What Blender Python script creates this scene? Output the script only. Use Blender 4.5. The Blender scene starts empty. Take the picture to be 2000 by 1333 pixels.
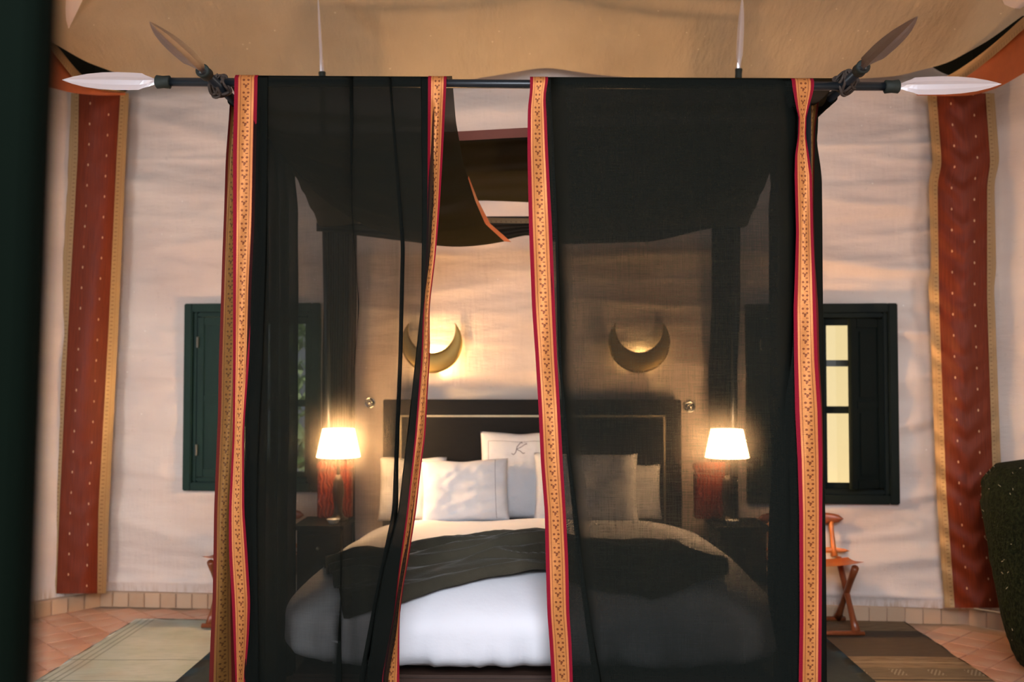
import bpy, bmesh, math, random
from mathutils import Vector, Matrix, noise
random.seed(7)
R = math.radians
D = bpy.data
C = bpy.context.scene.collection
SC = bpy.context.scene
# ------------------------------------------------------------------ camera
F = 1944.0                      # focal length in pixels of the 2000x1333 frame (35 mm lens)
PITCH, YAW, EYE = math.atan(68.5/F), math.atan(37/F), Vector((0, 0, 1.5))
cam_d = D.cameras.new('camera'); cam = D.objects.new('camera', cam_d); C.objects.link(cam)
cam_d.sensor_width = 36; cam_d.lens = 36*F/2000
cam.location = EYE
ROT = Matrix.Rotation(YAW, 3, 'Z') @ Matrix.Rotation(math.pi/2+PITCH, 3, 'X')
cam.rotation_euler = ROT.to_euler()
cam_d.dof.use_dof = True; cam_d.dof.focus_distance = 3.8; cam_d.dof.aperture_fstop = 2.2
cam_d.clip_start = 0.05
SC.camera = cam
# ------------------------------------------------------------------ light and view
w = D.worlds.new('sky'); SC.world = w; w.use_nodes = True
bgn = w.node_tree.nodes['Background']
bgn.inputs[0].default_value = (0.90, 0.95, 1.0, 1); bgn.inputs[1].default_value = 0.34
sd = D.lights.new('sun', 'SUN'); sd.energy = 5.0; sd.angle = R(1.5); sd.color = (1, .93, .8)
sun = D.objects.new('sun', sd); C.objects.link(sun)
sun.rotation_euler = (R(25), 0, R(0)); sun.location = (0, -4, 9)
def area(name, loc, target, size, energy, col, spread=180):
    l = D.lights.new(name, 'AREA'); l.spread = math.radians(spread); l.shape = 'RECTANGLE'; l.size, l.size_y = size; l.energy = energy; l.color = col
    o = D.objects.new(name, l); C.objects.link(o); o.location = loc
    o.rotation_euler = (Vector(target)-Vector(loc)).to_track_quat('-Z', 'Y').to_euler(); return o
area('doorway_daylight', (0.0, -1.2, 3.1), (0.0, 4.3, 0.3), (2.6, 1.6), 78, (.84, .90, 1.0), 80)
area('side_opening_daylight', (-4.1, 2.3, 1.5), (-2.2, 6.3, 1.3), (1.4, 1.8), 52, (.84, .95, 1.0))
area('right_fill_light', (4.2, 2.4, 1.9), (1.9, 6.2, 1.7), (1.2, 1.6), 34, (1.0, .93, .84))  # added fill that brightens the right wall, no opening on this side
SC.view_settings.view_transform = 'Standard'; SC.view_settings.look = 'None'
SC.view_settings.gamma = 1; SC.view_settings.use_curve_mapping = False
SC.view_settings.exposure = 0.32
def point(name, loc, e, col, rad):
    l = D.lights.new(name, 'POINT'); l.energy = e; l.color = col; l.shadow_soft_size = rad
    o = D.objects.new(name, l); C.objects.link(o); o.location = loc; return o
# ------------------------------------------------------------------ helpers
def P(px, py, Y):
    """the point at distance Y in front of the lens that stands at this spot of the photograph"""
    d = ROT @ Vector(((px-1000)/F, (666.5-py)/F, -1)); t = Y/d.y
    return EYE + d*t
def lerp(a, b, t): return a+(b-a)*t
def poly(pts):
    """piecewise linear function through (key, value) pairs"""
    def f(k):
        if k <= pts[0][0]: return pts[0][1]
        for (a, x), (b, y) in zip(pts, pts[1:]):
            if k <= b: return x+(y-x)*(k-a)/(b-a)
        return pts[-1][1]
    return f
def smooth(pts):
    f = poly(pts)
    return lambda k: (f(k-22)+2*f(k-11)+3*f(k)+2*f(k+11)+f(k+22))/9
def nz(x, y, z=0): return noise.noise(Vector((x, y, z)))
def sst(a, b, x):
    t = min(1, max(0, (x-a)/(b-a))); return t*t*(3-2*t)

# materials -----------------------------------------------------------
class NT:
    def __init__(s, name):
        s.m = D.materials.new(name); s.m.use_nodes = True; s.t = s.m.node_tree; s.t.nodes.clear()
        s.out = s.t.nodes.new('ShaderNodeOutputMaterial')
    def n(s, kind, **kw):
        nd = s.t.nodes.new(kind)
        for k, v in kw.items():
            if k == 'ins':
                for kk, vv in v.items(): s.put(nd, kk, vv)
            else: setattr(nd, k, v)
        return nd
    def put(s, nd, k, v):
        sock = nd.inputs[k]
        if isinstance(v, bpy.types.NodeSocket): s.t.links.new(v, sock)
        else:
            if hasattr(sock.default_value, '__len__') and not hasattr(v, '__len__'): v = (v, v, v)
            if hasattr(sock.default_value, '__len__') and len(sock.default_value) == 4 and len(v) == 3: v = (*v, 1)
            sock.default_value = v
    def math(s, op, a, b=None, c=None, clamp=False):
        nd = s.t.nodes.new('ShaderNodeMath'); nd.operation = op; nd.use_clamp = clamp
        for i, v in enumerate((a, b, c)):
            if v is not None: s.put(nd, i, v)
        return nd.outputs[0]
    def mix(s, f, a, b):
        nd = s.t.nodes.new('ShaderNodeMix'); nd.data_type = 'RGBA'
        s.put(nd, 0, f); s.put(nd, 6, a); s.put(nd, 7, b); return nd.outputs[2]
    def coord(s, which='Object', scale=None):
        o = s.n('ShaderNodeTexCoord').outputs[which]
        if scale is None: return o
        mp = s.n('ShaderNodeMapping'); s.put(mp, 0, o); mp.inputs['Scale'].default_value = scale; return mp.outputs[0]
    def noise(s, vec, scale, detail=4, rough=.55):
        nd = s.n('ShaderNodeTexNoise'); s.put(nd, 'Vector', vec); s.put(nd, 'Scale', scale); s.put(nd, 'Detail', detail)
        s.put(nd, 'Roughness', rough); return nd.outputs[0]
    def ramp(s, f, a, b):
        nd = s.n('ShaderNodeMapRange'); s.put(nd, 0, f); s.put(nd, 1, a); s.put(nd, 2, b); return nd.outputs[0]
    def bump(s, h, strength, dist=.01, normal=None):
        nd = s.n('ShaderNodeBump'); s.put(nd, 'Height', h); s.put(nd, 'Strength', strength); s.put(nd, 'Distance', dist)
        if normal is not None: s.put(nd, 'Normal', normal)
        return nd.outputs[0]
    def pbr(s, col, rough=.6, metal=0, normal=None, **kw):
        nd = s.n('ShaderNodeBsdfPrincipled'); s.put(nd, 'Base Color', col); s.put(nd, 'Roughness', rough); s.put(nd, 'Metallic', metal)
        if normal is not None: s.put(nd, 'Normal', normal)
        for k, v in kw.items(): s.put(nd, k.replace('_', ' '), v)
        return nd.outputs[0]
    def fin(s, sh): s.t.links.new(sh, s.out.inputs[0]); return s.m

def m_simple(name, col, rough=.6, metal=0, var=.12, scale=20, bump=.15, stretch=(1, 1, 1), **kw):
    t = NT(name); c = t.coord('Object', stretch); f = t.noise(c, scale)
    a = tuple(x*(1-var) for x in col); b = tuple(min(1, x*(1+var)) for x in col)
    return t.fin(t.pbr(t.mix(f, a, b), rough, metal, t.bump(f, bump, .004), **kw))

def m_wall():
    t = NT('cream tent cloth')
    c = t.coord('Object')
    blot = t.noise(t.coord('Object', (.7, .7, 1.5)), 1.6, 3)
    weave = t.noise(t.coord('Object', (6, 6, 60)), 6, 2)
    col = t.mix(t.ramp(blot, .35, .7), (.56, .445, .39), (.66, .55, .485))
    col = t.mix(t.math('MULTIPLY', t.ramp(t.noise(c, 26, 3), .66, .72), .25), col, (.42, .33, .27))
    # small glints painted into the cloth colour as pale specks
    v = t.n('ShaderNodeTexVoronoi'); t.put(v, 'Vector', c); t.put(v, 'Scale', 16)
    spk = t.math('MULTIPLY', t.math('LESS_THAN', v.outputs['Distance'], .07), t.math('GREATER_THAN', t.noise(c, 4, 1), .58))
    col = t.mix(t.math('MULTIPLY', spk, .7), col, (.86, .82, .76))
    # rust at the hem
    sx = t.n('ShaderNodeSeparateXYZ'); t.put(sx, 0, c)
    hem = t.math('MULTIPLY', t.ramp(sx.outputs[2], .17, .10), t.ramp(t.noise(t.coord('Object', (14, 14, 1.5)), 3, 3), .48, .66))
    col = t.mix(t.math('MULTIPLY', hem, .6), col, (.36, .2, .09))
    wr = t.noise(t.coord('Object', (1.0, 1.0, 3.4)), 1.7, 4, .5)
    rip = t.noise(t.coord('Object', (34, 34, 4)), 1, 3)
    h = t.math('ADD', t.math('MULTIPLY', wr, 1.0), t.math('ADD', t.math('MULTIPLY', weave, .06), t.math('MULTIPLY', rip, .16)))
    return t.fin(t.pbr(col, .42, 0, t.bump(h, .6, .03), Specular_IOR_Level=.4))
M_WALL = m_wall()
def m_roof():
    t = NT('tan roof cloth'); c = t.coord('Object')
    col = t.mix(t.ramp(t.noise(c, 1.3, 3), .3, .7), (.29, .215, .135), (.38, .29, .19))
    v = t.n('ShaderNodeTexVoronoi'); t.put(v, 'Vector', c); t.put(v, 'Scale', 14)
    spk = t.math('MULTIPLY', t.math('LESS_THAN', v.outputs['Distance'], .06), t.math('GREATER_THAN', t.noise(c, 3, 1), .53))
    col = t.mix(t.math('MULTIPLY', spk, .6), col, (.75, .6, .42))
    h = t.math('ADD', t.noise(t.coord('Object', (3.5, 1, 1)), 3, 5), t.math('MULTIPLY', t.noise(c, 60, 2), .1))
    return t.fin(t.pbr(col, .5, 0, t.bump(h, .6, .03)))
M_ROOF = m_roof()
M_DARK = m_simple('shade dark outer shell', (.018, .02, .012), .9)
M_ROOFEDGE = m_simple('ochre roof hem', (.62, .40, .16), .6)

def m_sheer(name, T, tint=(.012, .014, .012)):
    t = NT(name)
    lw = t.n('ShaderNodeNewGeometry')
    dt = t.n('ShaderNodeVectorMath', operation='DOT_PRODUCT'); t.put(dt, 0, lw.outputs['Normal']); t.put(dt, 1, lw.outputs['Incoming'])
    cosv = t.math('MAXIMUM', t.math('ABSOLUTE', dt.outputs['Value']), .12)
    w1 = t.noise(t.coord('Object', (430, 30, 12)), 1, 2); w2 = t.noise(t.coord('Object', (14, 30, 430)), 1, 2)
    dens = t.math('ADD', .78, t.math('ADD', t.math('MULTIPLY', w1, .22), t.math('MULTIPLY', w2, .22)))
    tr = t.math('POWER', T, t.math('DIVIDE', dens, cosv))
    df = t.n('ShaderNodeBsdfDiffuse'); t.put(df, 0, tint)
    tl = t.n('ShaderNodeBsdfTranslucent'); t.put(tl, 0, tuple(x*1.6 for x in tint))
    body = t.n('ShaderNodeMixShader'); t.put(body, 0, .35); t.put(body, 1, df.outputs[0]); t.put(body, 2, tl.outputs[0])
    tp = t.n('ShaderNodeBsdfTransparent')
    rf = t.n('ShaderNodeBsdfRefraction'); t.put(rf, 'IOR', 1.1); t.put(rf, 'Roughness', .72)
    rf.inputs['Color'].default_value = (1, .9, .8, 1)
    thru = t.n('ShaderNodeMixShader'); t.put(thru, 0, .15); t.put(thru, 1, tp.outputs[0]); t.put(thru, 2, rf.outputs[0])
    mx = t.n('ShaderNodeMixShader'); t.put(mx, 0, tr); t.put(mx, 1, body.outputs[0]); t.put(mx, 2, thru.outputs[0])
    return t.fin(mx.outputs[0])
M_SHEER_A = m_sheer('thin black voile', .22)
M_SHEER_B = m_sheer('black voile', .10)
M_SHEER_C = m_sheer('black canopy voile', .13, (.028, .026, .017))

def m_brocade(name, red, gold, dark, dim=1.0, w=(.17, .27, .31, .71, .76, .85)):
    t = NT(name)
    uv = t.n('ShaderNodeSeparateXYZ'); t.put(uv, 0, t.coord('UV')); u, v = uv.outputs[0], uv.outputs[1]
    ph = t.math('FRACT', t.math('DIVIDE', v, .05))
    def band(a, b): return t.math('MULTIPLY', t.math('GREATER_THAN', u, a), t.math('LESS_THAN', u, b))
    def dot(cu, cv, r, sq=.75):
        du = t.math('MULTIPLY', t.math('SUBTRACT', u, cu), sq*2.0); dv = t.math('SUBTRACT', ph, cv)
        return t.math('LESS_THAN', t.math('ADD', t.math('MULTIPLY', du, du), t.math('MULTIPLY', dv, dv)), r*r)
    mid = (w[2]+w[3])/2
    ms = [dot(mid-.10, .16, .085), dot(mid+.10, .16, .085), dot(mid, .60, .09), dot(mid-.09, .50, .07), dot(mid+.09, .48, .07), dot(mid-.02, .72, .06)]
    bar = t.math('MULTIPLY', band(mid+.03, mid+.14), t.math('LESS_THAN', t.math('ABSOLUTE', t.math('SUBTRACT', ph, .86)), .035)); ms.append(bar)
    pat = ms[0]
    for m_ in ms[1:]: pat = t.math('MAXIMUM', pat, m_)
    lines = t.math('MAXIMUM', band(w[1]-.012, w[1]+.018), band(w[3]+.01, w[3]+.04))
    pat = t.math('MAXIMUM', t.math('MULTIPLY', pat, .85), t.math('MULTIPLY', lines, .7))
    n = t.noise(t.coord('Object'), 90, 3)
    g = t.mix(n, tuple(x*.8 for x in gold), tuple(min(1, x*1.2) for x in gold))
    side = t.math('MAXIMUM', band(w[0], w[1]), band(w[4], w[5]))
    g = t.mix(t.math('MULTIPLY', side, .6), g, tuple(min(1, x*1.15) for x in (gold[0], gold[1]*.85, gold[2])))
    inner = band(w[0], w[5])
    col = t.mix(pat, g, dark); col = t.mix(inner, red, col)
    wv = t.math('SINE', t.math('MULTIPLY', v, 1500))
    h = t.math('ADD', t.math('MULTIPLY', wv, .2), t.math('ADD', t.math('MULTIPLY', inner, .6), t.math('MULTIPLY', pat, -.4)))
    return t.fin(t.pbr(col, t.mix(inner, .75, .42), t.math('MULTIPLY', inner, .25), t.bump(h, .4, .0015), Specular_IOR_Level=.12))
M_BORDER = m_brocade('red and gold brocade border', (.21, .004, .016), (.50, .19, .055), (.13, .03, .012))
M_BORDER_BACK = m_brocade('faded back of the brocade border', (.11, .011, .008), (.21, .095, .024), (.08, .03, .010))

def m_strip():
    t = NT('rust red brocade hanging')
    uv = t.n('ShaderNodeSeparateXYZ'); t.put(uv, 0, t.coord('UV')); u, v = uv.outputs[0], uv.outputs[1]
    n = t.noise(t.coord('UV', (14, 1.2, 1)), 4, 4)
    col = t.mix(t.ramp(n, .3, .7), (.105, .013, .004), (.17, .026, .007))
    pv = t.math('DIVIDE', v, .131)
    out = None
    for cu, off in ((.28, 0), (.74, .45)):
        du = t.math('MULTIPLY', t.math('SUBTRACT', u, cu), .27); dv = t.math('MULTIPLY', t.math('SUBTRACT', t.math('FRACT', t.math('ADD', pv, off)), .5), .065)
        d = t.math('LESS_THAN', t.math('ADD', t.math('MULTIPLY', du, du), t.math('MULTIPLY', dv, dv)), .0042**2)
        out = d if out is None else t.math('MAXIMUM', out, d)
    col = t.mix(t.math('MULTIPLY', out, .65), col, (.70, .42, .24))
    return t.fin(t.pbr(col, .5, 0, t.bump(n, .3, .01), Specular_IOR_Level=.2))
M_STRIP = m_strip()
def m_goldtrim():
    t = NT('dull gold ribbon'); uv = t.n('ShaderNodeSeparateXYZ'); t.put(uv, 0, t.coord('UV')); u, v = uv.outputs[0], uv.outputs[1]
    n = t.noise(t.coord('UV', (1, 12, 1)), 14, 3)
    tick = t.math('MULTIPLY', t.math('LESS_THAN', t.math('FRACT', t.math('DIVIDE', v, .026)), .28), t.math('LESS_THAN', t.math('ABSOLUTE', t.math('SUBTRACT', u, .72)), .14))
    col = t.mix(n, (.27, .16, .07), (.46, .30, .15)); col = t.mix(t.math('MULTIPLY', tick, .65), col, (.16, .08, .03))
    ln = t.math('LESS_THAN', t.math('ABSOLUTE', t.math('SUBTRACT', u, .42)), .04)
    col = t.mix(t.math('MULTIPLY', ln, .5), col, (.28, .15, .06))
    return t.fin(t.pbr(col, .4, .3, t.bump(n, .4, .004)))
M_TRIM = m_goldtrim()
M_ORANGE = m_simple('burnt orange cloth', (.36, .085, .022), .6, var=.2)
M_BLACKMETAL = m_simple('blackened pole', (.012, .017, .022), .33, .2, bump=.05)
M_CAP = m_simple('matt black collar', (.008, .014, .010), .7)
M_BLADE = m_simple('polished spear steel', (.88, .84, .88), .34, .6, var=.06, scale=6, bump=.25)
M_OLDBLADE = m_simple('dull spear steel', (.34, .29, .26), .42, .75, var=.15, scale=9, bump=.3)
M_LEATHERCORD = m_simple('dark leather cord', (.045, .032, .025), .75, var=.3, scale=60, bump=.6)
M_WOODGREEN = m_simple('bottle green painted wood', (.004, .019, .014), .55, var=.3, scale=8, bump=.15, stretch=(4, 4, 1), Specular_IOR_Level=.2)
M_WOODGREEN2 = m_simple('black green painted wood', (.003, .006, .005), .6, var=.3, scale=8, bump=.15, stretch=(4, 4, 1), Specular_IOR_Level=.12)
M_DOORGREEN = m_simple('dark green painted door', (.0003, .0018, .0007), .9, var=.3, scale=4, Specular_IOR_Level=.05)
M_IRON = m_simple('grey iron bar', (.12, .12, .1), .6, .4)
M_EBONY = m_simple('ebony stained wood', (.006, .006, .006), .5, var=.3, scale=7, bump=.1, stretch=(1, 6, 6), Specular_IOR_Level=.12)
M_INLAY = m_simple('pale brass inlay', (.42, .36, .25), .35, .6)
M_WALNUT = m_simple('dark brown bed frame wood', (.045, .022, .014), .45, var=.35, scale=5, bump=.2, stretch=(1, 8, 8))
M_CHAIRWOOD = m_simple('reddish chair wood', (.20, .050, .016), .3, var=.35, scale=6, bump=.1, stretch=(8, 1, 1))
M_SEAT = m_simple('orange saddle leather', (.52, .15, .03), .35, var=.2, scale=8, bump=.15)
M_BRASS = m_simple('aged brass', (.27, .19, .065), .5, .85, var=.15, scale=8, bump=.15)
M_CHROME = m_simple('chrome', (.75, .75, .75), .12, 1, var=.03, bump=.02)
M_CERAMIC = m_simple('white glazed ceramic', (.8, .78, .74), .15, 0, var=.03, bump=0)
M_LAMPBASE = m_simple('dark bronze lamp base', (.05, .035, .025), .35, .6)
def m_linen(name, a, b, wr=.5, thread=0):
    t = NT(name); c = t.coord('Object')
    n = t.noise(t.coord('Object', (1, 1, 1.6)), 5, 5, .5); f = t.noise(c, 220, 2)
    h = t.math('ADD', n, t.math('MULTIPLY', f, .03))
    return t.fin(t.pbr(t.mix(n, a, b), .75, 0, t.bump(h, wr, .03), Sheen_Weight=.15))
M_DUVET = m_linen('white cotton duvet', (.74, .73, .77), (.82, .81, .84), .22)
M_PILLOW = m_linen('white cotton pillowcase', (.70, .68, .68), (.78, .76, .76), .6)
M_THREAD = m_simple('grey embroidery thread', (.20, .16, .17), .8)
def m_throw():
    t = NT('charcoal olive woven throw'); c = t.coord('Object')
    n = t.noise(t.coord('Object', (1.2, 3, 1)), 3, 4); f = t.noise(c, 150, 2)
    col = t.mix(n, (.035, .034, .022), (.13, .105, .065))
    return t.fin(t.pbr(col, .9, 0, t.bump(t.math('ADD', n, t.math('MULTIPLY', f, .1)), .5, .025), Sheen_Weight=.3))
M_THROW = m_throw()
def m_shade():
    t = NT('lit pleated lamp shade')
    em = t.n('ShaderNodeEmission'); t.put(em, 0, (1, .60, .27))
    ge = t.n('ShaderNodeNewGeometry'); nn = t.n('ShaderNodeVectorMath', operation='DOT_PRODUCT'); t.put(nn, 0, ge.outputs['Normal']); t.put(nn, 1, ge.outputs['Incoming'])
    t.put(em, 1, t.math('MULTIPLY', 75.0, t.math('ADD', .35, t.math('POWER', t.math('ABSOLUTE', nn.outputs['Value']), 2))))
    d = t.n('ShaderNodeBsdfTranslucent'); t.put(d, 0, (.9, .8, .65))
    a = t.n('ShaderNodeAddShader'); t.put(a, 0, em.outputs[0]); t.put(a, 1, d.outputs[0]); return t.fin(a.outputs[0])
M_SHADE = m_shade()
def m_emit(name, col, s):
    t = NT(name); em = t.n('ShaderNodeEmission'); t.put(em, 0, col); t.put(em, 1, s); return t.fin(em.outputs[0])
M_BULB = m_emit('glowing bulb', (1, .72, .38), 40)
def m_tile(name, a, b, c2):
    t = NT(name); c = t.coord('Object'); oi = t.n('ShaderNodeObjectInfo')
    n = t.noise(c, 6, 4)
    col = t.mix(oi.outputs['Random'], a, b); col = t.mix(t.ramp(n, .45, .75), col, c2)
    return t.fin(t.pbr(col, t.mix(n, .28, .5), 0, t.bump(n, .25, .006)))
M_TILE = m_tile('terracotta tile', (.45, .21, .125), (.58, .30, .19), (.56, .38, .28))
M_SKIRT = m_tile('pale terracotta skirting tile', (.40, .24, .14), (.52, .34, .22), (.46, .33, .22))
M_GROUT = m_simple('sandy grout', (.48, .30, .20), .85)
M_MAT = m_simple('dark slate mat', (.042, .056, .055), .75, var=.25, scale=30)
def m_rug(name, kind):
    t = NT(name); uv = t.n('ShaderNodeSeparateXYZ'); t.put(uv, 0, t.coord('UV')); u, v = uv.outputs[0], uv.outputs[1]
    n = t.noise(t.coord('UV', (3, 14, 1)), 3, 5); n2 = t.noise(t.coord('UV', (1.5, 2, 1)), 2.2, 3)
    if kind == 'pale':
        col = t.mix(t.ramp(n2, .3, .7), (.62, .64, .52), (.76, .74, .64)); col = t.mix(t.math('MULTIPLY', t.ramp(n, .5, .75), .35), col, (.36, .38, .28))
        for a in (.045, .085, .12):
            col = t.mix(t.math('MULTIPLY', t.math('LESS_THAN', t.math('ABSOLUTE', t.math('SUBTRACT', u, a)), .006), .55), col, (.26, .26, .17))
        col = t.mix(t.math('MULTIPLY', t.ramp(t.noise(t.coord('UV', (1, 1, 1)), 1.7, 2), .52, .7), .5), col, (.62, .43, .26))
        for a in (.565, .93):
            col = t.mix(t.math('MULTIPLY', t.math('LESS_THAN', t.math('ABSOLUTE', t.math('SUBTRACT', v, t.math('ADD', a, t.math('MULTIPLY', t.math('SUBTRACT', n2, .5), .03)))), .004), .8), col, (.16, .18, .13))
    else:
        col = t.mix(t.ramp(n, .35, .7), (.25, .165, .09), (.42, .29, .165))
        def stripe_or_shade(lo, hi, c, k=.85):
            nonlocal col
            e = t.math('MULTIPLY', t.math('SUBTRACT', n, .5), .012); vv = t.math('ADD', v, e)
            s = t.math('MULTIPLY', t.math('GREATER_THAN', vv, lo), t.math('LESS_THAN', vv, hi)); col = t.mix(t.math('MULTIPLY', s, k), col, c)
        stripe_or_shade(1.07, 1.6, (.10, .072, .05)); stripe_or_shade(.955, .972, (.55, .4, .24)); stripe_or_shade(.885, .9, (.42, .27, .14))  # widest dark band is shade painted on the far part of the rug
        stripe_or_shade(.70, .86, (.19, .14, .08), .6); stripe_or_shade(.655, .675, (.07, .05, .03)); stripe_or_shade(.52, .54, (.5, .36, .2)); stripe_or_shade(.36, .45, (.40, .2, .12), .5)
        stripe_or_shade(.30, .315, (.52, .36, .22)); stripe_or_shade(.16, .2, (.5, .3, .16)); stripe_or_shade(.24, .28, (.13, .11, .07), .6)
        # rows of small slanted marks
        uu = t.math('ADD', u, t.math('MULTIPLY', v, -.5)); fr = t.math('FRACT', t.math('DIVIDE', uu, .02))
        grp = t.math('LESS_THAN', t.math('FRACT', t.math('DIVIDE', t.math('ADD', u, .02), .19)), .34)
        mk = t.math('MULTIPLY', t.math('MULTIPLY', t.math('LESS_THAN', fr, .45), grp), t.math('LESS_THAN', t.math('ABSOLUTE', t.math('SUBTRACT', v, .79)), .05))
        col = t.mix(t.math('MULTIPLY', mk, .8), col, (.46, .36, .24))
        pp = t.math('MULTIPLY', t.math('GREATER_THAN', t.math('ADD', u, t.math('MULTIPLY', n, .05)), .50), t.math('MULTIPLY', t.math('GREATER_THAN', v, .33), t.math('LESS_THAN', v, .50)))
        col = t.mix(t.math('MULTIPLY', pp, .85), col, (.62, .47, .34))
    return t.fin(t.pbr(col, .9, 0, t.bump(n, .4, .006)))
M_RUGL = m_rug('pale worn flat weave', 'pale'); M_RUGR = m_rug('striped brown kilim', 'kilim')
M_YELLOW = m_simple('sunlit cream plaster', (.80, .72, .42), .9, var=.04, scale=3)
M_LEAF = m_simple('green leaf', (.46, .62, .30), .6, var=.4, scale=3)
M_GROUND = m_simple('pale gravel ground', (.42, .38, .28), .95)
def m_glass():
    t = NT('window glass'); g = t.n('ShaderNodeBsdfGlossy'); t.put(g, 'Roughness', .03); tp = t.n('ShaderNodeBsdfTransparent')
    mx = t.n('ShaderNodeMixShader'); t.put(mx, 0, .07); t.put(mx, 1, tp.outputs[0]); t.put(mx, 2, g.outputs[0]); return t.fin(mx.outputs[0])
M_GLASS = m_glass()
def m_red():
    t = NT('embossed red leather'); c = t.coord('Object')
    w_ = t.n('ShaderNodeTexWave'); t.put(w_, 'Vector', c); t.put(w_, 'Scale', 14); t.put(w_, 'Distortion', 9)
    return t.fin(t.pbr(t.mix(w_.outputs[1], (.16, .018, .008), (.34, .05, .018)), .25, .2, t.bump(w_.outputs[1], .8, .006)))
M_REDLEATHER = m_red()
def m_dark_pile():
    t = NT('black green looped pile'); c = t.coord('Object'); n = t.noise(c, 60, 4)
    return t.fin(t.pbr(t.mix(t.ramp(n, .4, .75), (.003, .006, .002), (.022, .028, .010)), .95, 0, t.bump(n, 1, .02), Specular_IOR_Level=.1))
M_PILE = m_dark_pile()
M_STRAW = m_simple('straw fleck', (.40, .33, .19), .9)

# mesh helpers ----------------------------------------------------------
def obj(name, me_or_bm, mat, parent=None, smooth_=False):
    if isinstance(me_or_bm, bmesh.types.BMesh):
        me = D.meshes.new(name); bmesh.ops.recalc_face_normals(me_or_bm, faces=me_or_bm.faces[:]); me_or_bm.to_mesh(me); me_or_bm.free()
    else: me = me_or_bm
    if smooth_:
        for p in me.polygons: p.use_smooth = True
    me.materials.append(mat)
    o = D.objects.new(name, me); C.objects.link(o)
    if parent is not None: o.parent = parent; o.matrix_parent_inverse = parent.matrix_world.inverted()
    return o
def tag(o, label=None, cat=None, group=None, kind=None):
    for k, v in (('label', label), ('category', cat), ('group', group), ('kind', kind)):
        if v: o[k] = v
    return o
def thing(name, loc, label, cat, group=None, rz=0):
    o = D.objects.new(name, None); C.objects.link(o); o.empty_display_size = .1
    o.matrix_world = Matrix.Translation(Vector(loc)) @ Matrix.Rotation(rz, 4, 'Z')
    return tag(o, label, cat, group)
def box(bm, x0, x1, y0, y1, z0, z1, bev=0, M=None):
    r = bmesh.ops.create_cube(bm, size=1)
    vs = r['verts']
    for v in vs: v.co = Vector((lerp(x0, x1, v.co.x+.5), lerp(y0, y1, v.co.y+.5), lerp(z0, z1, v.co.z+.5)))
    if bev:
        es = list({e for v in vs for e in v.link_edges})
        rr = bmesh.ops.bevel(bm, geom=es, offset=bev, segments=2, affect='EDGES'); vs = list({v for f in rr['faces'] for v in f.verts} | {v for v in vs if v.is_valid})
    if M is not None: bmesh.ops.transform(bm, matrix=M, verts=[v for v in vs if v.is_valid])
def bx(*a, **k): bm = bmesh.new(); box(bm, *a, **k); return bm
def tube(bm, pts, rad, seg=12, caps=True):
    pts = [Vector(p) for p in pts]; n = len(pts); rings = []
    rads = rad if hasattr(rad, '__len__') else [rad]*n
    up = None
    for i, p in enumerate(pts):
        t = (pts[min(i+1, n-1)]-pts[max(i-1, 0)]).normalized()
        if up is None: up = Vector((0, 0, 1)) if abs(t.z) < .9 else Vector((0, 1, 0))
        s = t.cross(up).normalized(); up = s.cross(t).normalized()
        rings.append([bm.verts.new(p+(s*math.cos(a)+up*math.sin(a))*rads[i]) for a in [2*math.pi*k/seg for k in range(seg)]])
    for a, b in zip(rings, rings[1:]):
        for k in range(seg): bm.faces.new((a[k], a[(k+1) % seg], b[(k+1) % seg], b[k]))
    if caps: bm.faces.new(rings[0][::-1]); bm.faces.new(rings[-1])
def lathe(bm, prof, c=(0, 0, 0), seg=32, wob=None):
    c = Vector(c); rings = []
    for r, z in prof:
        rings.append([bm.verts.new(c+Vector((r*(1+(wob(k, z) if wob else 0))*math.cos(2*math.pi*k/seg), r*(1+(wob(k, z) if wob else 0))*math.sin(2*math.pi*k/seg), z))) for k in range(seg)])
    for a, b in zip(rings, rings[1:]):
        for k in range(seg): bm.faces.new((a[k], a[(k+1) % seg], b[(k+1) % seg], b[k]))
    return rings
def grid(rows, uvs=None, thick=0):
    """rows of points -> mesh; uvs alike"""
    bm = bmesh.new(); uvl = bm.loops.layers.uv.new('uv'); V = [[bm.verts.new(p) for p in r] for r in rows]
    for i in range(len(V)-1):
        for j in range(len(V[0])-1):
            idx = ((i, j), (i, j+1), (i+1, j+1), (i+1, j)); f = bm.faces.new([V[a][b] for a, b in idx])
            if uvs:
                for l, (a, b) in zip(f.loops, idx): l[uvl].uv = uvs[a][b]
    if thick:
        g = bmesh.ops.solidify(bm, geom=bm.faces[:], thickness=thick)
    return bm
def gobj(name, rows, mat, parent=None, uvs=None, thick=0):
    bm = grid(rows, uvs, thick); me = D.meshes.new(name); bm.to_mesh(me); bm.free()
    return obj(name, me, mat, parent, True)

# ================================================================== SETTING
def wy(X): return 6.31-.068*X
XL, XR = -2.83, 2.66
WIN = ((-2.235, -1.366, .775, 1.955), (1.345, 2.225, .735, 1.93))     # x0, x1, z0, z1 of the two windows
floor = obj('floor', bx(-9, 9, -4, 12, -.06, -.012), M_GROUT); tag(floor, kind='structure')

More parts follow.
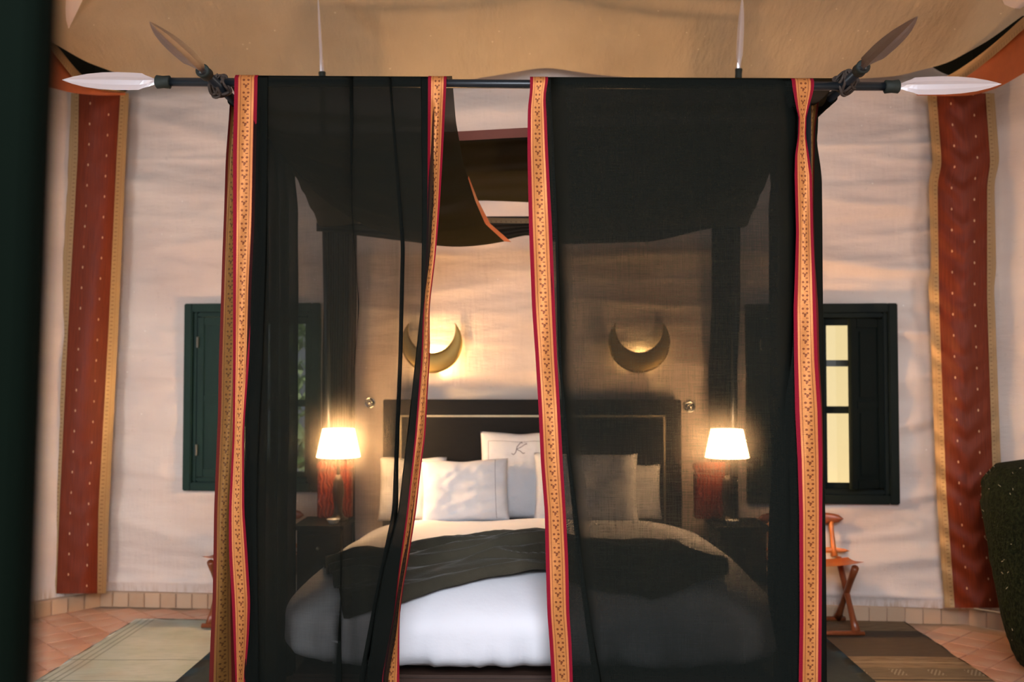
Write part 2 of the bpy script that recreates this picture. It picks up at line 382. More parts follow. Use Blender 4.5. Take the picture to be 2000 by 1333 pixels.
def wall_disp(X, z):
    zz_ = z+.05*X*math.sin(X)                       # folds run roughly level
    r1 = 1-abs(nz(X*.55, zz_*2.6, 3))*2; r2 = 1-abs(nz(X*.9+4, zz_*6.5, 1))*2
    a = .026*nz(X*.8, z*2.8, 3)+.045*max(0, r1-.45)+.016*max(0, r2-.5)+.004*nz(X*4, z*16, 2)
    a *= .6+.7*sst(.8, 2.6, X)+.25*sst(-1.2, -2.8, X)
    e = 0
    for zz, k in ((2.93, 1), (.165, 1.5)):        # stitched seams
        e += -.006*k*math.exp(-((z-zz)/.012)**2)
    return a-e
def axis(a, b, step, extra):
    n = int((b-a)/step); xs = [a+(b-a)*i/n for i in range(n+1)]
    xs = [x for x in xs if all(abs(x-e) > step*.45 for e in extra)]+list(extra)
    return sorted(xs)
def ztop(X):
    return min(3.66, 3.33+.33*sst(0, .5, min(X-XL, XR-X)-.02))
xs = axis(XL, XR, .035, [WIN[0][0], WIN[0][1], WIN[1][0], WIN[1][1]])
zs = axis(.075, 1, .028, [WIN[0][2], WIN[0][3], WIN[1][2], WIN[1][3], .15, .165, .18, 2.915, 2.93, 2.945]) if False else axis(.10, 3.66, .02, [WIN[0][2], WIN[0][3], WIN[1][2], WIN[1][3], .153, .165, .177, 2.918, 2.93, 2.942])
bm = bmesh.new(); V = {}
for i, X in enumerate(xs):
    for j, z in enumerate(zs):
        zz = min(z, ztop(X)) if z > 3.3 else z
        V[i, j] = bm.verts.new((X, wy(X)-wall_disp(X, zz), zz+.004*nz(X*3, 5)))
for i in range(len(xs)-1):
    for j in range(len(zs)-1):
        cx, cz = (xs[i]+xs[i+1])/2, (zs[j]+zs[j+1])/2
        if any(a < cx < b and c < cz < d for a, b, c, d in WIN): continue
        bm.faces.new((V[i, j], V[i+1, j], V[i+1, j+1], V[i, j+1]))
wb = obj('wall_back', bm, M_WALL, smooth_=True); tag(wb, kind='structure')
def side_wall(name, pts, top):
    rows = []
    for k in range(70):
        z = .10+(top-.10)*k/69; row = []
        for (x0, y0), (x1, y1) in zip(pts, pts[1:]):
            for s in range(24):
                t = s/23; n = Vector((y1-y0, x0-x1, 0)).normalized()
                p = Vector((lerp(x0, x1, t), lerp(y0, y1, t), z)); row.append(p+n*(.022*nz(p.x+p.y, z*3, 5)+.008*nz(p.x*2+p.y*2, z*9, 7)))
        rows.append(row)
    o = gobj(name, rows, M_WALL); tag(o, kind='structure')
side_wall('wall_left', [(XL, wy(XL)), (-4.5, 4.5), (-4.7, .2)], 3.36)
side_wall('wall_right', [(XR, wy(XR)), (4.4, 4.45), (4.7, .2)], 3.36)
# outer shell added to keep daylight out, dark for the shaded gap above walls
rim = [(-3.1, 6.95), (3.0, 6.75), (4.75, 4.4), (4.9, -1.6), (-5.2, -1.6), (-5.0, 4.6)]
bm = bmesh.new()
lo = [bm.verts.new((x, y, 3.25)) for x, y in rim]; mid = [bm.verts.new((x, y, 4.0)) for x, y in rim]; ap = bm.verts.new((0, 2.6, 6.0))
for i in range(6):
    j = (i+1) % 6
    if i != 3: bm.faces.new((lo[i], lo[j], mid[j], mid[i]))
    bm.faces.new((mid[i], mid[j], ap))
lin = obj('ceiling_shade_shell', bm, M_DARK); tag(lin, kind='structure')
# inner roof cloth
hem = [(20, 40, 5.0), (60, 62, 5.3), (110, 88, 5.6), (170, 122, 5.85), (250, 151, 6.12), (450, 160, 6.2), (700, 164, 6.2), (870, 162, 6.2), (960, 149, 6.18), (1065, 131, 6.18),
       (1170, 147, 6.16), (1300, 156, 6.12), (1450, 160, 6.1), (1560, 160, 6.08), (1750, 150, 6.0), (1850, 124, 5.8), (1930, 80, 5.6), (1998, 30, 5.45), (2060, -10, 5.2)]
hp = [P(*h) for h in hem]
fine = []
for a, b in zip(hp, hp[1:]):
    for k in range(6): fine.append(a.lerp(b, k/6))
fine.append(hp[-1])
for _ in range(2): fine = [fine[0]]+[(a+b*2+c)/4 for a, b, c in zip(fine, fine[1:], fine[2:])]+[fine[-1]]
apex = Vector((.05, 2.2, 5.5)); rows = []
for k in range(41):
    t = k/40
    rows.append([p.lerp(apex, t)+Vector((0, 0, -.42*math.sin(math.pi*t)**2.2*(.5+.25*nz(p.x*.7, t*3, 2))+sst(.1, .35, t)*(.02*nz(p.x*2.5, t*14, 8)-.05*nz(p.x*.9, t*7, 3)))) for p in fine])
rc = gobj('ceiling', rows, M_ROOF); tag(rc, kind='structure')
eh = []
for s in (0, 1):
    eh.append([p.lerp(apex, .004+.014*s)+Vector((0, -.012, -.03*s-.006)) for p in fine])
# side roof cloths
for nm, p0, pts in (('ceiling_left', fine[0:16], [(-4.6, 4.3), (-4.9, 1.5), (-4.9, -1.2)]), ('ceiling_right', fine[-14:][::-1], [(4.3, 4.1), (4.7, 1.5), (4.7, -1.2)])):
    hem2 = [p0[13] if nm == 'ceiling_left' else p0[8]]+[Vector((x, y, 3.5)) for x, y in pts]
    rows = []
    base = []
    for a, b in zip(hem2, hem2[1:]):
        for k in range(10): base.append(a.lerp(b, k/10))
    base.append(hem2[-1])
    for k in range(21):
        t = k/20; rows.append([p.lerp(apex+Vector((0, -1.2*(i/len(base)), 0)), t)+Vector((0, 0, .03-.3*math.sin(math.pi*t))) for i, p in enumerate(base)])
    o = gobj(nm, rows, M_WALL); tag(o, kind='structure')
# back part of roof towards the camera side
rows = []
for k in range(13):
    t = k/12; rows.append([Vector((x, -1.3, 3.6)).lerp(apex, t) for x in [-4.9+9.6*i/20 for i in range(21)]])
o = gobj('ceiling_front', rows, M_ROOF); tag(o, kind='structure')

# ---- windows (frame, closed shutter, half open shutter, glazed sash) --
def panel_leaf(parent, name, x0, x1, z0, z1, mat, label=None, hinge=None, hinge_side='l', ang=0):
    """a shutter leaf with two sunk panels built round x0 (hinge) and turned by ang"""
    bm = bmesh.new(); T = .03; st = .045
    for a, b, c, d in ((x0, x0+st, z0, z1), (x1-st, x1, z0, z1), (x0+st, x1-st, z0, z0+.055), (x0+st, x1-st, z1-.055, z1), (x0+st, x1-st, lerp(z0, z1, .47), lerp(z0, z1, .47)+.045)):
        box(bm, a, b, -T/2, T/2, c, d, .004)
    zm = lerp(z0, z1, .47)
    sub = bmesh.new()
    for c, d in ((z0+.055, zm), (zm+.045, z1-.055)):
        box(sub, x0+st-.002, x1-st+.002, -.006, .008, c-.002, d+.002)
        box(sub, x0+st+.022, x1-st-.022, -.014, -.005, c+.022, d-.022, .005)
    hx = x0 if hinge_side == 'l' else x1
    M = Matrix.Translation((hx, 0, 0)) @ Matrix.Rotation(ang, 4, 'Z') @ Matrix.Translation((-hx, 0, 0))
    bmesh.ops.transform(bm, matrix=M, verts=bm.verts); bmesh.ops.transform(sub, matrix=M, verts=sub.verts)
    o = obj(name, bm, mat, parent); s = obj('shutter_panel', sub, mat, o)
    for oo in (o, s): oo.matrix_parent_inverse = Matrix()
    s.matrix_parent_inverse = Matrix()
    if label: o['label'] = label
    return o
def local(name, bm, mat, parent):
    o = obj(name, bm, mat, parent); o.matrix_parent_inverse = Matrix(); return o
def window(n, W, label, mat, side):
    x0, x1, z0, z1 = W; xc = (x0+x1)/2; w = x1-x0; ang = math.atan(-.068)
    root = D.objects.new('window_%d' % n, None); C.objects.link(root)
    root.matrix_world = Matrix.Translation((xc, wy(xc)-.02, z0)) @ Matrix.Rotation(ang, 4, 'Z')
    tag(root, label, kind='structure')
    h = z1-z0; hw = w/2+.015
    bm = bmesh.new()
    # architrave in two steps
    for o_, y0_, y1_, wd in ((0, -.035, .07, .055), (.055, -.012, .09, .03)):
        for a, b, c, d in ((-hw+o_, -hw+o_+wd, -.015+o_, h+.015-o_), (hw-o_-wd, hw-o_, -.015+o_, h+.015-o_), (-hw+o_+wd, hw-o_-wd, -.015+o_, -.015+o_+wd), (-hw+o_+wd, hw-o_-wd, h+.015-o_-wd, h+.015-o_)):
            box(bm, a, b, y0_, y1_, c, d, .006)
    local('window_frame', bm, mat, root)
    i = hw-.085; zb, zt = .085-.015, h-.07
    local('mullion', bx(-.022, .022, -.005, .07, zb, zt, bev=.004), mat, root)
    # closed shutter on the left half
    panel_leaf(root, 'shutter', -i, -.024, zb+.004, zt-.004, mat)
    hg = bmesh.new()
    for zz in (lerp(zb, zt, .17), lerp(zb, zt, .84)): tube(hg, [(-i+.004, -.026, zz-.035), (-i+.004, -.026, zz+.035)], .008, 10)
    local('hinge', hg, M_IRON, root)
    # glazed right half: sash bar, iron bar and glass
    bm = bmesh.new(); zr = lerp(zb, zt, .46)
    g0, g1 = .024, i
    for a, b, c, d in ((g0, g0+.022, zb, zt), (g1-.03, g1, zb, zt), (g0, g1, zb, zb+.035), (g0, g1, zt-.045, zt), (g0, g1, zr-.022, zr+.022)): box(bm, a, b, .05, .08, c, d, .003)
    local('sash', bm, mat, root)
    local('pane', bx(g0+.01, g1-.02, .062, .067, zb+.02, zt-.03), M_GLASS, root)
    if side == 'r':
        local('iron_bar', bx(g0, g1, .14, .165, lerp(zb, zt, .735)-.02, lerp(zb, zt, .735)+.02), M_IRON, root)
        panel_leaf(root, 'shutter', i-.245, i-.002, zb+.012, zt-.012, mat, 'shutter leaf standing ajar', hinge_side='r', ang=R(24))
    else:
        panel_leaf(root, 'shutter', i-.30, i-.002, zb+.012, zt-.012, mat, 'shutter leaf swung open outwards', hinge_side='r', ang=R(-80))
    return root
window(1, WIN[0], 'bottle green window with a closed panelled shutter, left of the bed behind the curtain edge', M_WOODGREEN, 'l')
window(2, WIN[1], 'black green window with one shutter ajar and bright cream plaster beyond, right of the bed', M_WOODGREEN2, 'r')
# outdoors beyond the windows
gw = obj('garden_wall', bx(.8, 6.5, 9.3, 9.5, -.06, 3.2, bev=.02), M_YELLOW); tag(gw, 'sunlit cream yellow plaster wall outside the right hand window', 'wall')
bush = thing('shrub', (-2.6, 9.4, -.01), 'sunlit green shrub growing outside the left hand window', 'shrub')
bm = bmesh.new()
for k in range(5200):
    a, b = random.random()*6.283, random.random(); r = .95*(1-.25*random.random())
    c = Vector((-2.6+1.7*r*math.cos(a)*math.sqrt(1-b*b*.5), 9.4+.6*r*math.sin(a), .1+2.5*b))
    q = Matrix.Rotation(random.random()*6.28, 3, 'Z') @ Matrix.Rotation(random.uniform(.3, 1.4), 3, 'X'); s = random.uniform(.05, .09)
    vs = [bm.verts.new(c+q@Vector(p)*s) for p in ((-.5, 0, 0), (0, -1, .1), (.5, 0, 0), (0, 1, .1))]; bm.faces.new(vs)
lf = obj('foliage', bm, M_LEAF, bush); lf['kind'] = 'stuff'
bm = bmesh.new()
for k in range(5):
    a = k*1.3; tube(bm, [(-2.6+.05*math.cos(a), 9.4+.05*math.sin(a), -.012), (-2.6+.3*math.cos(a), 9.4+.15*math.sin(a), .6), (-2.6+.8*math.cos(a), 9.4+.3*math.sin(a), 1.5)], [.03, .022, .01], 8)
obj('stem', bm, M_WALNUT, bush)

# ---- floor tiles -------------------------------------------------------
TS = .175
def tile_mesh():
    bm = bx(-TS/2+.004, TS/2-.004, -TS/2+.004, TS/2-.004, -.014, 0, bev=.0015); bmesh.ops.rotate(bm, matrix=Matrix.Rotation(R(45), 3, 'Z'), verts=bm.verts, cent=(0, 0, 0))
    me = D.meshes.new('tile'); bm.to_mesh(me); bm.free(); me.materials.append(M_TILE); return me
tme = tile_mesh(); dd = TS*math.sqrt(2)/2; cands = []
for i in range(-70, 71):
    for j in range(0, 140):
        if (i+j) % 2: continue
        X, Y = i*dd, 2.0+j*dd
        if Y > wy(X)-.07 or abs(X) > 4.4: continue
        if X < XL+.05 and Y > 4.5+(X+4.5)*(wy(XL)-4.5)/(XL+4.5)-.12: continue
        if X > XR-.05 and Y > 4.45+(4.4-X)*(wy(XR)-4.45)/(4.4-XR)-.12: continue
        if (-2.36 < X < 2.2 and 4.3 < Y < 6.05): continue        # under rugs and mat
        cands.append((X, Y))
def seen(X, Y):
    x, y = 1037+X*F/Y, 735+1.5*F/Y
    return (20 < x < 2010) and y < 1345
vis = sorted([c for c in cands if seen(*c)], key=lambda c: c[1])[:300]
vs_ = set(vis)
for X, Y in vis:
    o = D.objects.new('tile', tme); C.objects.link(o); o.parent = floor; o.location = (X, Y, .001*nz(X*9, Y*9)); o.rotation_euler = (random.gauss(0, .0025), random.gauss(0, .0025), 0)
bm = bmesh.new()
for X, Y in cands:
    if (X, Y) in vs_: continue
    r = bmesh.ops.create_grid(bm, x_segments=1, y_segments=1, size=TS/2-.004, matrix=Matrix.Translation((X, Y, -.0005)) @ Matrix.Rotation(R(45), 4, 'Z'))
o = obj('floor_tiling', bm, M_TILE, floor); o['kind'] = 'stuff'
# skirting tiles
bb = obj('baseboard_back', bx(XL, XR, -.01, .03, 0, .095), M_GROUT); bb.location = (0, 6.31, 0); bb.data.transform(Matrix.Shear('XY', 4, (0, 0)))
for v in bb.data.vertices: v.co.y += -.068*v.co.x
tag(bb, kind='structure')
bm = bx(-.05, .05, -.012, 0, 0, .092, bev=.003); sme = D.meshes.new('skirting_tile'); bm.to_mesh(sme); bm.free(); sme.materials.append(M_SKIRT)
x = XL+.06
while x < XR-.05:
    o = D.objects.new('skirting_tile', sme); C.objects.link(o); o.parent = bb; o.location = (x, -.068*x-.012+.002*nz(x*20, 0), 0); o.rotation_euler = (0, 0, math.atan(-.068)); x += .106
for nm, a, b in (('baseboard_left', Vector((XL, wy(XL))), Vector((-4.5, 4.5))), ('baseboard_right', Vector((XR, wy(XR))), Vector((4.4, 4.45)))):
    d = (b-a); L = d.length; an = math.atan2(d.y, d.x)
    s = 1 if nm == 'baseboard_left' else -1
    o = obj(nm, bx(0, L, min(0, s*.03), max(0, s*.03), 0, .095), M_GROUT); o.matrix_world = Matrix.Translation((a.x, a.y, 0)) @ Matrix.Rotation(an, 4, 'Z'); tag(o, kind='structure')
    for k in range(int(L/.106)):
        t = D.objects.new('skirting_tile', sme); C.objects.link(t); t.parent = o; t.location = (.055+k*.106, s*(.043 if s > 0 else .031), 0) if s > 0 else (.055+k*.106, -.031, 0)
        
# ---- rugs and mat ------------------------------------------------------
def flat(name, x0, x1, y0, y1, z, mat, amp=.003, seed=0, thick=.008, jag=.012):
    nx, ny = 50, 60; rows, uvs = [], []
    for j in range(ny+1):
        Y = lerp(y0, y1, j/ny); r, u = [], []
        for i in range(nx+1):
            X = lerp(x0, x1, i/nx); e = jag*nz(Y*6, seed)*(1 if i in (0,) else (1 if i == nx else 0))
            f = jag*nz(X*6, seed+4) if j in (0, ny) else 0
            r.append(Vector((X+e, Y+f, z+amp*(1+nz(X*3, Y*4, seed))))); u.append((X-x0, Y-y0))
        rows.append(r); uvs.append(u)
    return gobj(name, rows, mat, None, uvs, thick)
mat_ = flat('floor_mat', -1.72, 1.665, 2.9, 5.74, .010, M_MAT, .001, 3, jag=0); tag(mat_, 'dark slate mat lying under the canopy bed', 'mat')
rl = flat('rug', -2.42, -1.5, 4.3, 6.1, .010, M_RUGL, .004, 1, thick=-.004); tag(rl, 'pale green worn flat rug on the left side of the bed', 'rug')
rr = flat('rug', 1.45, 2.26, 4.3, 6.2, .010, M_RUGR, .003, 2, thick=-.004); tag(rr, 'brown striped kilim rug on the right side of the bed', 'rug')
# the mat lies over the inner edges of both rugs
for r_ in (mat_,):
    for v in r_.data.vertices: v.co.z += .012

# ---- brocade hangings in the corners -----------------------------------
def strip(label, L, l1, r1, Rr, y0, y1, Yl, Yr, zig, seed):
    t = thing('wall_hanging', (P((L(700)+Rr(700))/2, y1, (Yl+Yr)/2)), label, 'wall hanging', 'red brocade strips hanging in the tent corners')
    def sheet(name, fa, fb, mat, n, off, ulen):
        rows, uvs = [], []
        for k in range(121):
            y = lerp(y0, y1, k/120); r, u = [], []
            for i in range(n+1):
                s = i/n; x = lerp(fa(y), fb(y), s); g = (x-L(y))/(Rr(y)-L(y))
                fold = .012*math.sin(g*9+y*.01)+zig*(abs(g-.5)*.0)
                chev = zig*.007*math.sin(y*.11+abs(g-.5)*14+2*nz(y*.02, seed))
                Yv = lerp(Yl, Yr, g)-.04-.10*math.sin(math.pi*g)-off+fold*.6+chev
                r.append(P(x, y, Yv)); u.append((s, k/120*3.2))
            rows.append(r); uvs.append(u)
        return gobj(name, rows, mat, t, uvs)
    sheet('cloth', l1, r1, M_STRIP, 24, 0, 1); sheet('gold_ribbon', L, l1, M_TRIM, 4, .004, 1); sheet('gold_ribbon', lambda y: Rr(y), lambda y: r1(y), M_TRIM, 4, .004, 1)
    return t
strip('red brocade strip hanging in the left tent corner beyond the left window', smooth([(185, 139), (300, 134), (400, 129), (640, 115), (1000, 98), (1160, 97)]), smooth([(185, 154), (300, 152), (640, 133), (1000, 116), (1160, 110)]),
      smooth([(185, 235), (300, 228), (640, 212), (1000, 192), (1160, 190)]), smooth([(185, 252), (300, 246), (640, 231), (1000, 213), (1160, 207)]), 182, 1160, 6.36, 6.43, .25, 1)
strip('red brocade strip hanging in the right tent corner beside the dark pouf', smooth([(185, 1811), (325, 1823), (345, 1813), (360, 1814), (480, 1818), (530, 1819), (545, 1812), (590, 1815), (960, 1829), (1100, 1838), (1190, 1846)]),
      smooth([(185, 1829), (325, 1840), (350, 1831), (590, 1834), (960, 1848), (1190, 1865)]), smooth([(185, 1925), (325, 1935), (352, 1928), (590, 1928), (960, 1940), (1190, 1960)]),
      smooth([(185, 1942), (320, 1953), (350, 1942), (530, 1946), (560, 1941), (590, 1943), (960, 1957), (1190, 1978)]), 182, 1188, 6.07, 6.02, 1.0, 2)
# curved orange valances on the side facets
def valance(label, keys, Yf, flip):
    c0 = P(keys[0][0], keys[0][2], Yf(keys[0][0])); t = thing('valance', c0, label, 'valance', 'orange valances along the side walls')
    top = smooth([(k, a) for k, a, b in keys]); bot = smooth([(k, b) for k, a, b in keys]); x0, x1 = keys[0][0], keys[-1][0]
    def sheet(name, fa, fb, mat, off):
        rows, uvs = [], []
        for i in range(61):
            x = lerp(x0, x1, i/60); r, u = [], []
            for k in range(9):
                s = k/8; r.append(P(x, lerp(fa(x), fb(x), s), Yf(x)-off+.03*math.sin(x*.02+s*2))); u.append((s, i/60*1.4))
            rows.append(r); uvs.append(u)
        gobj(name, rows, mat, t, uvs)
    g = lambda x: top(x)+min(24, (bot(x)-top(x))*.45)
    sheet('cloth', g, bot, M_ORANGE, 0); sheet('gold_ribbon', top, g, M_TRIM, .006)
valance('burnt orange valance curving out from the left corner under the roof', [(20, -10, 160), (60, 25, 165), (105, 82, 172), (130, 112, 180), (160, 150, 184), (200, 170, 187), (245, 180, 186)], lambda x: 6.35-.0055*(245-x), 0)
valance('burnt orange valance curving out from the right corner under the roof', [(1790, 174, 186), (1850, 150, 188), (1900, 118, 187), (1950, 78, 172), (2000, 32, 143), (2060, -20, 105)], lambda x: 6.02-.0042*(x-1790), 1)

# ================================================================== BED
bed = thing('bed', (0, 5.0, 0), 'wide bed with a dark wood base and black headboard with a brass inlay line', 'bed')
bm = bmesh.new(); box(bm, -.96, .96, 3.99, 6.13, .13, .31, .012); obj('bed_base', bm, M_WALNUT, bed)
for sx in (-1, 1):
    for yy in (4.08, 6.0): obj('leg', bx(sx*.86-.045, sx*.86+.045, yy-.045, yy+.045, .023, .135, bev=.006), M_WALNUT, bed)
obj('mattress', bx(-.86, .86, 4.10, 6.10, .312, .52, bev=.04), M_PILLOW, bed, True)
HX0, HX1, HZ = -.915, .925, 1.355
bm = bmesh.new(); box(bm, HX0, HX1, 6.15, 6.20, .023, HZ, .006); hb = obj('headboard', bm, M_EBONY, bed)
bm = bmesh.new(); zi = 1.253; xi0, xi1 = HX0+.11, HX1-.105
box(bm, xi0, xi1, 6.144, 6.152, zi-.006, zi+.006); box(bm, xi0-.006, xi0+.006, 6.144, 6.152, .5, zi+.006); box(bm, xi1-.006, xi1+.006, 6.144, 6.152, .5, zi+.006); 
obj('brass_inlay', bm, M_INLAY, hb)
def super_pt(u, v, a, b, cu, cd, n, m):
    # u azimuth, v elevation
    cx, sx = math.cos(u), math.sin(u); k = (abs(cx)**n+abs(sx)**n)**(-1/n)
    ce, se = math.cos(v), math.sin(v); q = (abs(ce)**m+abs(se)**m)**(-1/m)
    return a*cx*k*ce*q, b*sx*k*ce*q, (cu if se > 0 else cd)*se*q
bm = bmesh.new(); NU, NV = 220, 64; ring = []
for j in range(NV+1):
    v = lerp(-1.25, math.pi/2-.0001, (j/NV)); r = []
    for i in range(NU):
        u = 2*math.pi*i/NU
        x, y, z = super_pt(u, v, 1.06, 1.10, .235, .165, 7, 2.5 if v > 0 else 5)
        X, Y, Z = x, 5.03+y, .475+z
        if Y > 5.2: X *= 1-.10*sst(5.2, 6.1, Y)*(1-sst(.45, .68, Z)*.6)
        lowf = sst(.60, .36, Z)
        ang = X*15 if abs(y) > .95 else Y*13
        off = .045*sst(.52, .33, Z)*nz(ang*1.1+nz(ang*.3, 2)*3, Z*3+ang*.25, 3)+.010*lowf*nz(ang*.6, Z*4, 5)
        n_ = Vector((x, y, 0)).normalized() if abs(x)+abs(y) > .01 else Vector((0, 0, 0))
        big = .018*nz(X*2.2, Y*2.2, 4)+.006*nz(X*6, Y*6, 9)
        bow = -.03*math.exp(-((X-.1)/.9)**2)*0
        r.append(bm.verts.new(Vector((X, Y, Z+big*(1-lowf)+lowf*.012*nz(ang*.5, 9)))+n_*(off+.03*lowf*nz(X*1.5, Y*1.5, 6))))
    ring.append(r)
for a, b in zip(ring, ring[1:]):
    for k in range(NU): bm.faces.new((a[k], a[(k+1) % NU], b[(k+1) % NU], b[k]))
duv = obj('duvet', bm, M_DUVET, None, True); tag(duv, 'plump white duvet tucked over the bed', 'duvet')
def duvet_z(X, Y):
    x, y = X/1.06, (Y-5.03)/1.10
    k = (abs(x)**7+abs(y)**7)**(1/7); k = min(.999, k)
    return .475+.235*(1-k**2.5)**(1/2.5)+.018*nz(X*2.2, Y*2.2, 4)+.006*nz(X*6, Y*6, 9)

# throw: crosses the bed, nearer edge running diagonally
def fr_edge(X):   # near edge distance, dips down on the left
    return poly([(-1.08, 4.0), (-.72, 3.95), (-.5, 3.985), (-.37, 4.04), (-.19, 4.12), (.06, 4.22), (.2, 4.12), (.47, 4.0), (.62, 4.06), (.83, 4.25), (1.08, 4.3)])(X)
rows = []
bkf = poly([(-1.1, 4.80), (-.4, 4.74), (.1, 4.76), (.62, 4.80), (.83, 4.42), (1.1, 4.40)])
for i in range(141):
    r = []
    for j in range(101):
        s = j/100; X = lerp(lerp(-.74, -1.0, s**.7), .835, i/140); Y = lerp(fr_edge(X), bkf(X), s)+.01*nz(X*9, s*3)
        rg = 1-2*abs(nz(X*.9+s*1.4, s*4.2-X*.9, 1)); rg2 = 1-2*abs(nz(X*1.4-2, s*9+X*1.2, 6)); h = .014+.075*max(0, rg-.25)**1.2+.045*max(0, rg2-.3)+.008*nz(X*5, s*20, 2)+0
        h += .05*math.exp(-((X-.02)/.22)**2)*math.exp(-((s-.45)/.3)**2)   # rumple at the middle
        if j > 95: h += .03*max(0, nz(X*7, 3)-.05)+.035*math.exp(-((X+.03)/.02)**2)+.02*math.exp(-((X-.86)/.03)**2)
        z = duvet_z(X, Y)+max(.012, h*sst(0, .05, s+.02)*(.25+.75*sst(0, .38, 1-s)))
        r.append(Vector((X, Y, z)))
    rows.append(r)
th = gobj('throw_blanket', rows, M_THROW, None, None, .008); tag(th, 'crumpled charcoal olive throw laid across the white duvet', 'blanket')

# pillows
def pillow(label, x0, x1, y0, y1, Y, th_, lean, seam=None, seed=0, mono=False, sag=0):
    y1 += 9; a, b = P(x0, y1, Y), P(x1, y1, Y); top = P(x0, y0, Y); W, H = b.x-a.x, top.z-a.z
    c = Vector(((a.x+b.x)/2, Y, a.z)); t = thing('pillow', c, label, 'pillow', 'white pillows against the headboard')
    N = 36; rowsF = []
    bm = bmesh.new(); VF, VB = {}, {}
    Mx = Matrix.Translation(c) @ Matrix.Rotation(-lean, 4, 'X') @ Matrix.Rotation(sag, 4, 'Y')
    def pt(u, v, s):
        uu, vv = 2*u-1, 2*v-1
        pin = 1-.045*(1-abs(vv)**2)*abs(uu)**3; pin2 = 1-.05*(1-abs(uu)**2)*abs(vv)**3
        x = uu*W/2*pin; z = H/2+vv*H/2*pin2
        e = max(0, (1-uu**4)*(1-vv**4))**.42
        cr = 1-abs(nz(u*2.6+seed, v*3.4-u*1.5, s*2))*2; wr = .016*nz(u*4+seed, v*4, s)+.008*nz(u*11, v*8+seed, s)-.016*max(0, cr-.55)
        edge = math.exp(-min(1-abs(uu), 1-abs(vv))*9); wr += .008*edge*nz(u*16, v*16, seed)
        y = s*(e*th_/2+wr*e)
        z += .012*nz(u*3, seed)*v
        return Mx @ Vector((x, y, z))
    for i in range(N+1):
        for j in range(N+1):
            VF[i, j] = bm.verts.new(pt(i/N, j/N, -1))
            VB[i, j] = VF[i, j] if i in (0, N) or j in (0, N) else bm.verts.new(pt(i/N, j/N, 1))
    for i in range(N):
        for j in range(N):
            bm.faces.new((VF[i, j], VF[i+1, j], VF[i+1, j+1], VF[i, j+1])); bm.faces.new((VB[i, j], VB[i, j+1], VB[i+1, j+1], VB[i+1, j]))
    obj('pillowcase', bm, M_PILLOW, t, True)
    if seam:
        bm = bmesh.new()
        for u0, v0, u1, v1 in seam:
            pts = []
            for k in range(25):
                u, v = lerp(u0, u1, k/24), lerp(v0, v1, k/24); pts.append(pt(u, v, -1)+Vector((0, -.001, 0)))
            tube(bm, pts, .0013, 6)
        obj('stitching', bm, M_THREAD, t)
    if mono:
        bm = bmesh.new()
        def stroke(ps):
            pts = []
            for (u0, v0), (u1, v1) in zip(ps, ps[1:]):
                for k in range(6): pts.append(pt(lerp(u0, u1, k/6), lerp(v0, v1, k/6), -1)+Vector((0, -.0015, 0)))
            pts.append(pt(ps[-1][0], ps[-1][1], -1)+Vector((0, -.0015, 0))); tube(bm, pts, .0021, 6)
        cu, cv = .50, .80
        stroke([(cu+.01, cv+.065), (cu-.03, cv+.02), (cu-.045, cv-.045), (cu-.075, cv-.075), (cu-.1, cv-.06)])
        stroke([(cu+.075, cv+.05), (cu+.02, cv+.015), (cu-.04, cv-.01)])
        stroke([(cu-.04, cv-.01), (cu+.01, cv-.03), (cu+.045, cv-.06), (cu+.07, cv-.055)])
        stroke([(cu+.01, cv+.065), (cu+.03, cv+.075), (cu+.035, cv+.06)])
        stroke([(cu+.075, cv+.05), (cu+.09, cv+.06), (cu+.09, cv+.045)])
        obj('monogram', bm, M_THREAD, t)
    return t
pillow('white pillow leaning on the headboard at the far left, behind the sheer curtain', 738, 870, 893, 1010, 5.97, .17, R(12), seed=1)
pillow('white pillow leaning on the headboard at the far right, behind the sheer curtain', 1150, 1293, 906, 1006, 5.97, .17, R(12), seed=2)
pillow('tall square white pillow with a grey embroidered letter, in the middle', 937, 1092, 842, 1008, 5.95, .17, R(10), [(.1, .88, .9, .88), (.1, .88, .1, .3), (.9, .88, .9, .3)], 3, True)
pillow('oblong white pillow in front, left of the middle gold border', 824, 996, 897, 1012, 5.76, .17, R(13), [(.855, .03, .855, .97)], 4, sag=R(-2.0))
pillow('oblong white pillow in front, seen through the right curtain', 1042, 1248, 884, 1013, 5.74, .17, R(13), [(.12, .03, .12, .97)], 5, sag=R(.5))

# ---- bedside tables with lamps -----------------------------------------
def table(xc, w, label):
    Y0, Y1 = 5.50, 5.86; X0 = (xc-w/2-1037)*5.75/F; X1 = (xc+w/2-1037)*5.75/F; zt = .675
    c = ((X0+X1)/2, (Y0+Y1)/2, 0); t = thing('bedside_table', c, label, 'table', 'bedside tables')
    obj('table_top', bx(X0-.012, X1+.012, Y0-.01, Y1, zt-.025, zt, bev=.004), M_EBONY, t)
    obj('cabinet', bx(X0+.01, X1-.01, Y0+.01, Y1-.01, .28, zt-.024, bev=.004), M_EBONY, t)
    dr = obj('drawer', bx(X0+.03, X1-.03, Y0+.0, Y0+.012, .47, zt-.05, bev=.003), M_EBONY, t)
    bm = bmesh.new(); bmesh.ops.create_uvsphere(bm, u_segments=14, v_segments=8, radius=.010, matrix=Matrix.Translation(((X0+X1)/2, Y0-.006, .55))); obj('knob', bm, M_INLAY, dr, True)
    fz = .023 if Y0 < 5.7 else .0
    for sx in (X0+.02, X1-.02):
        for sy in (Y0+.02, Y1-.03): obj('leg', bx(sx-.014, sx+.014, sy-.014, sy+.014, (.023 if sy < 5.73 else .0), .285, bev=.003), M_WALNUT, t)
    return (X0+X1)/2, zt
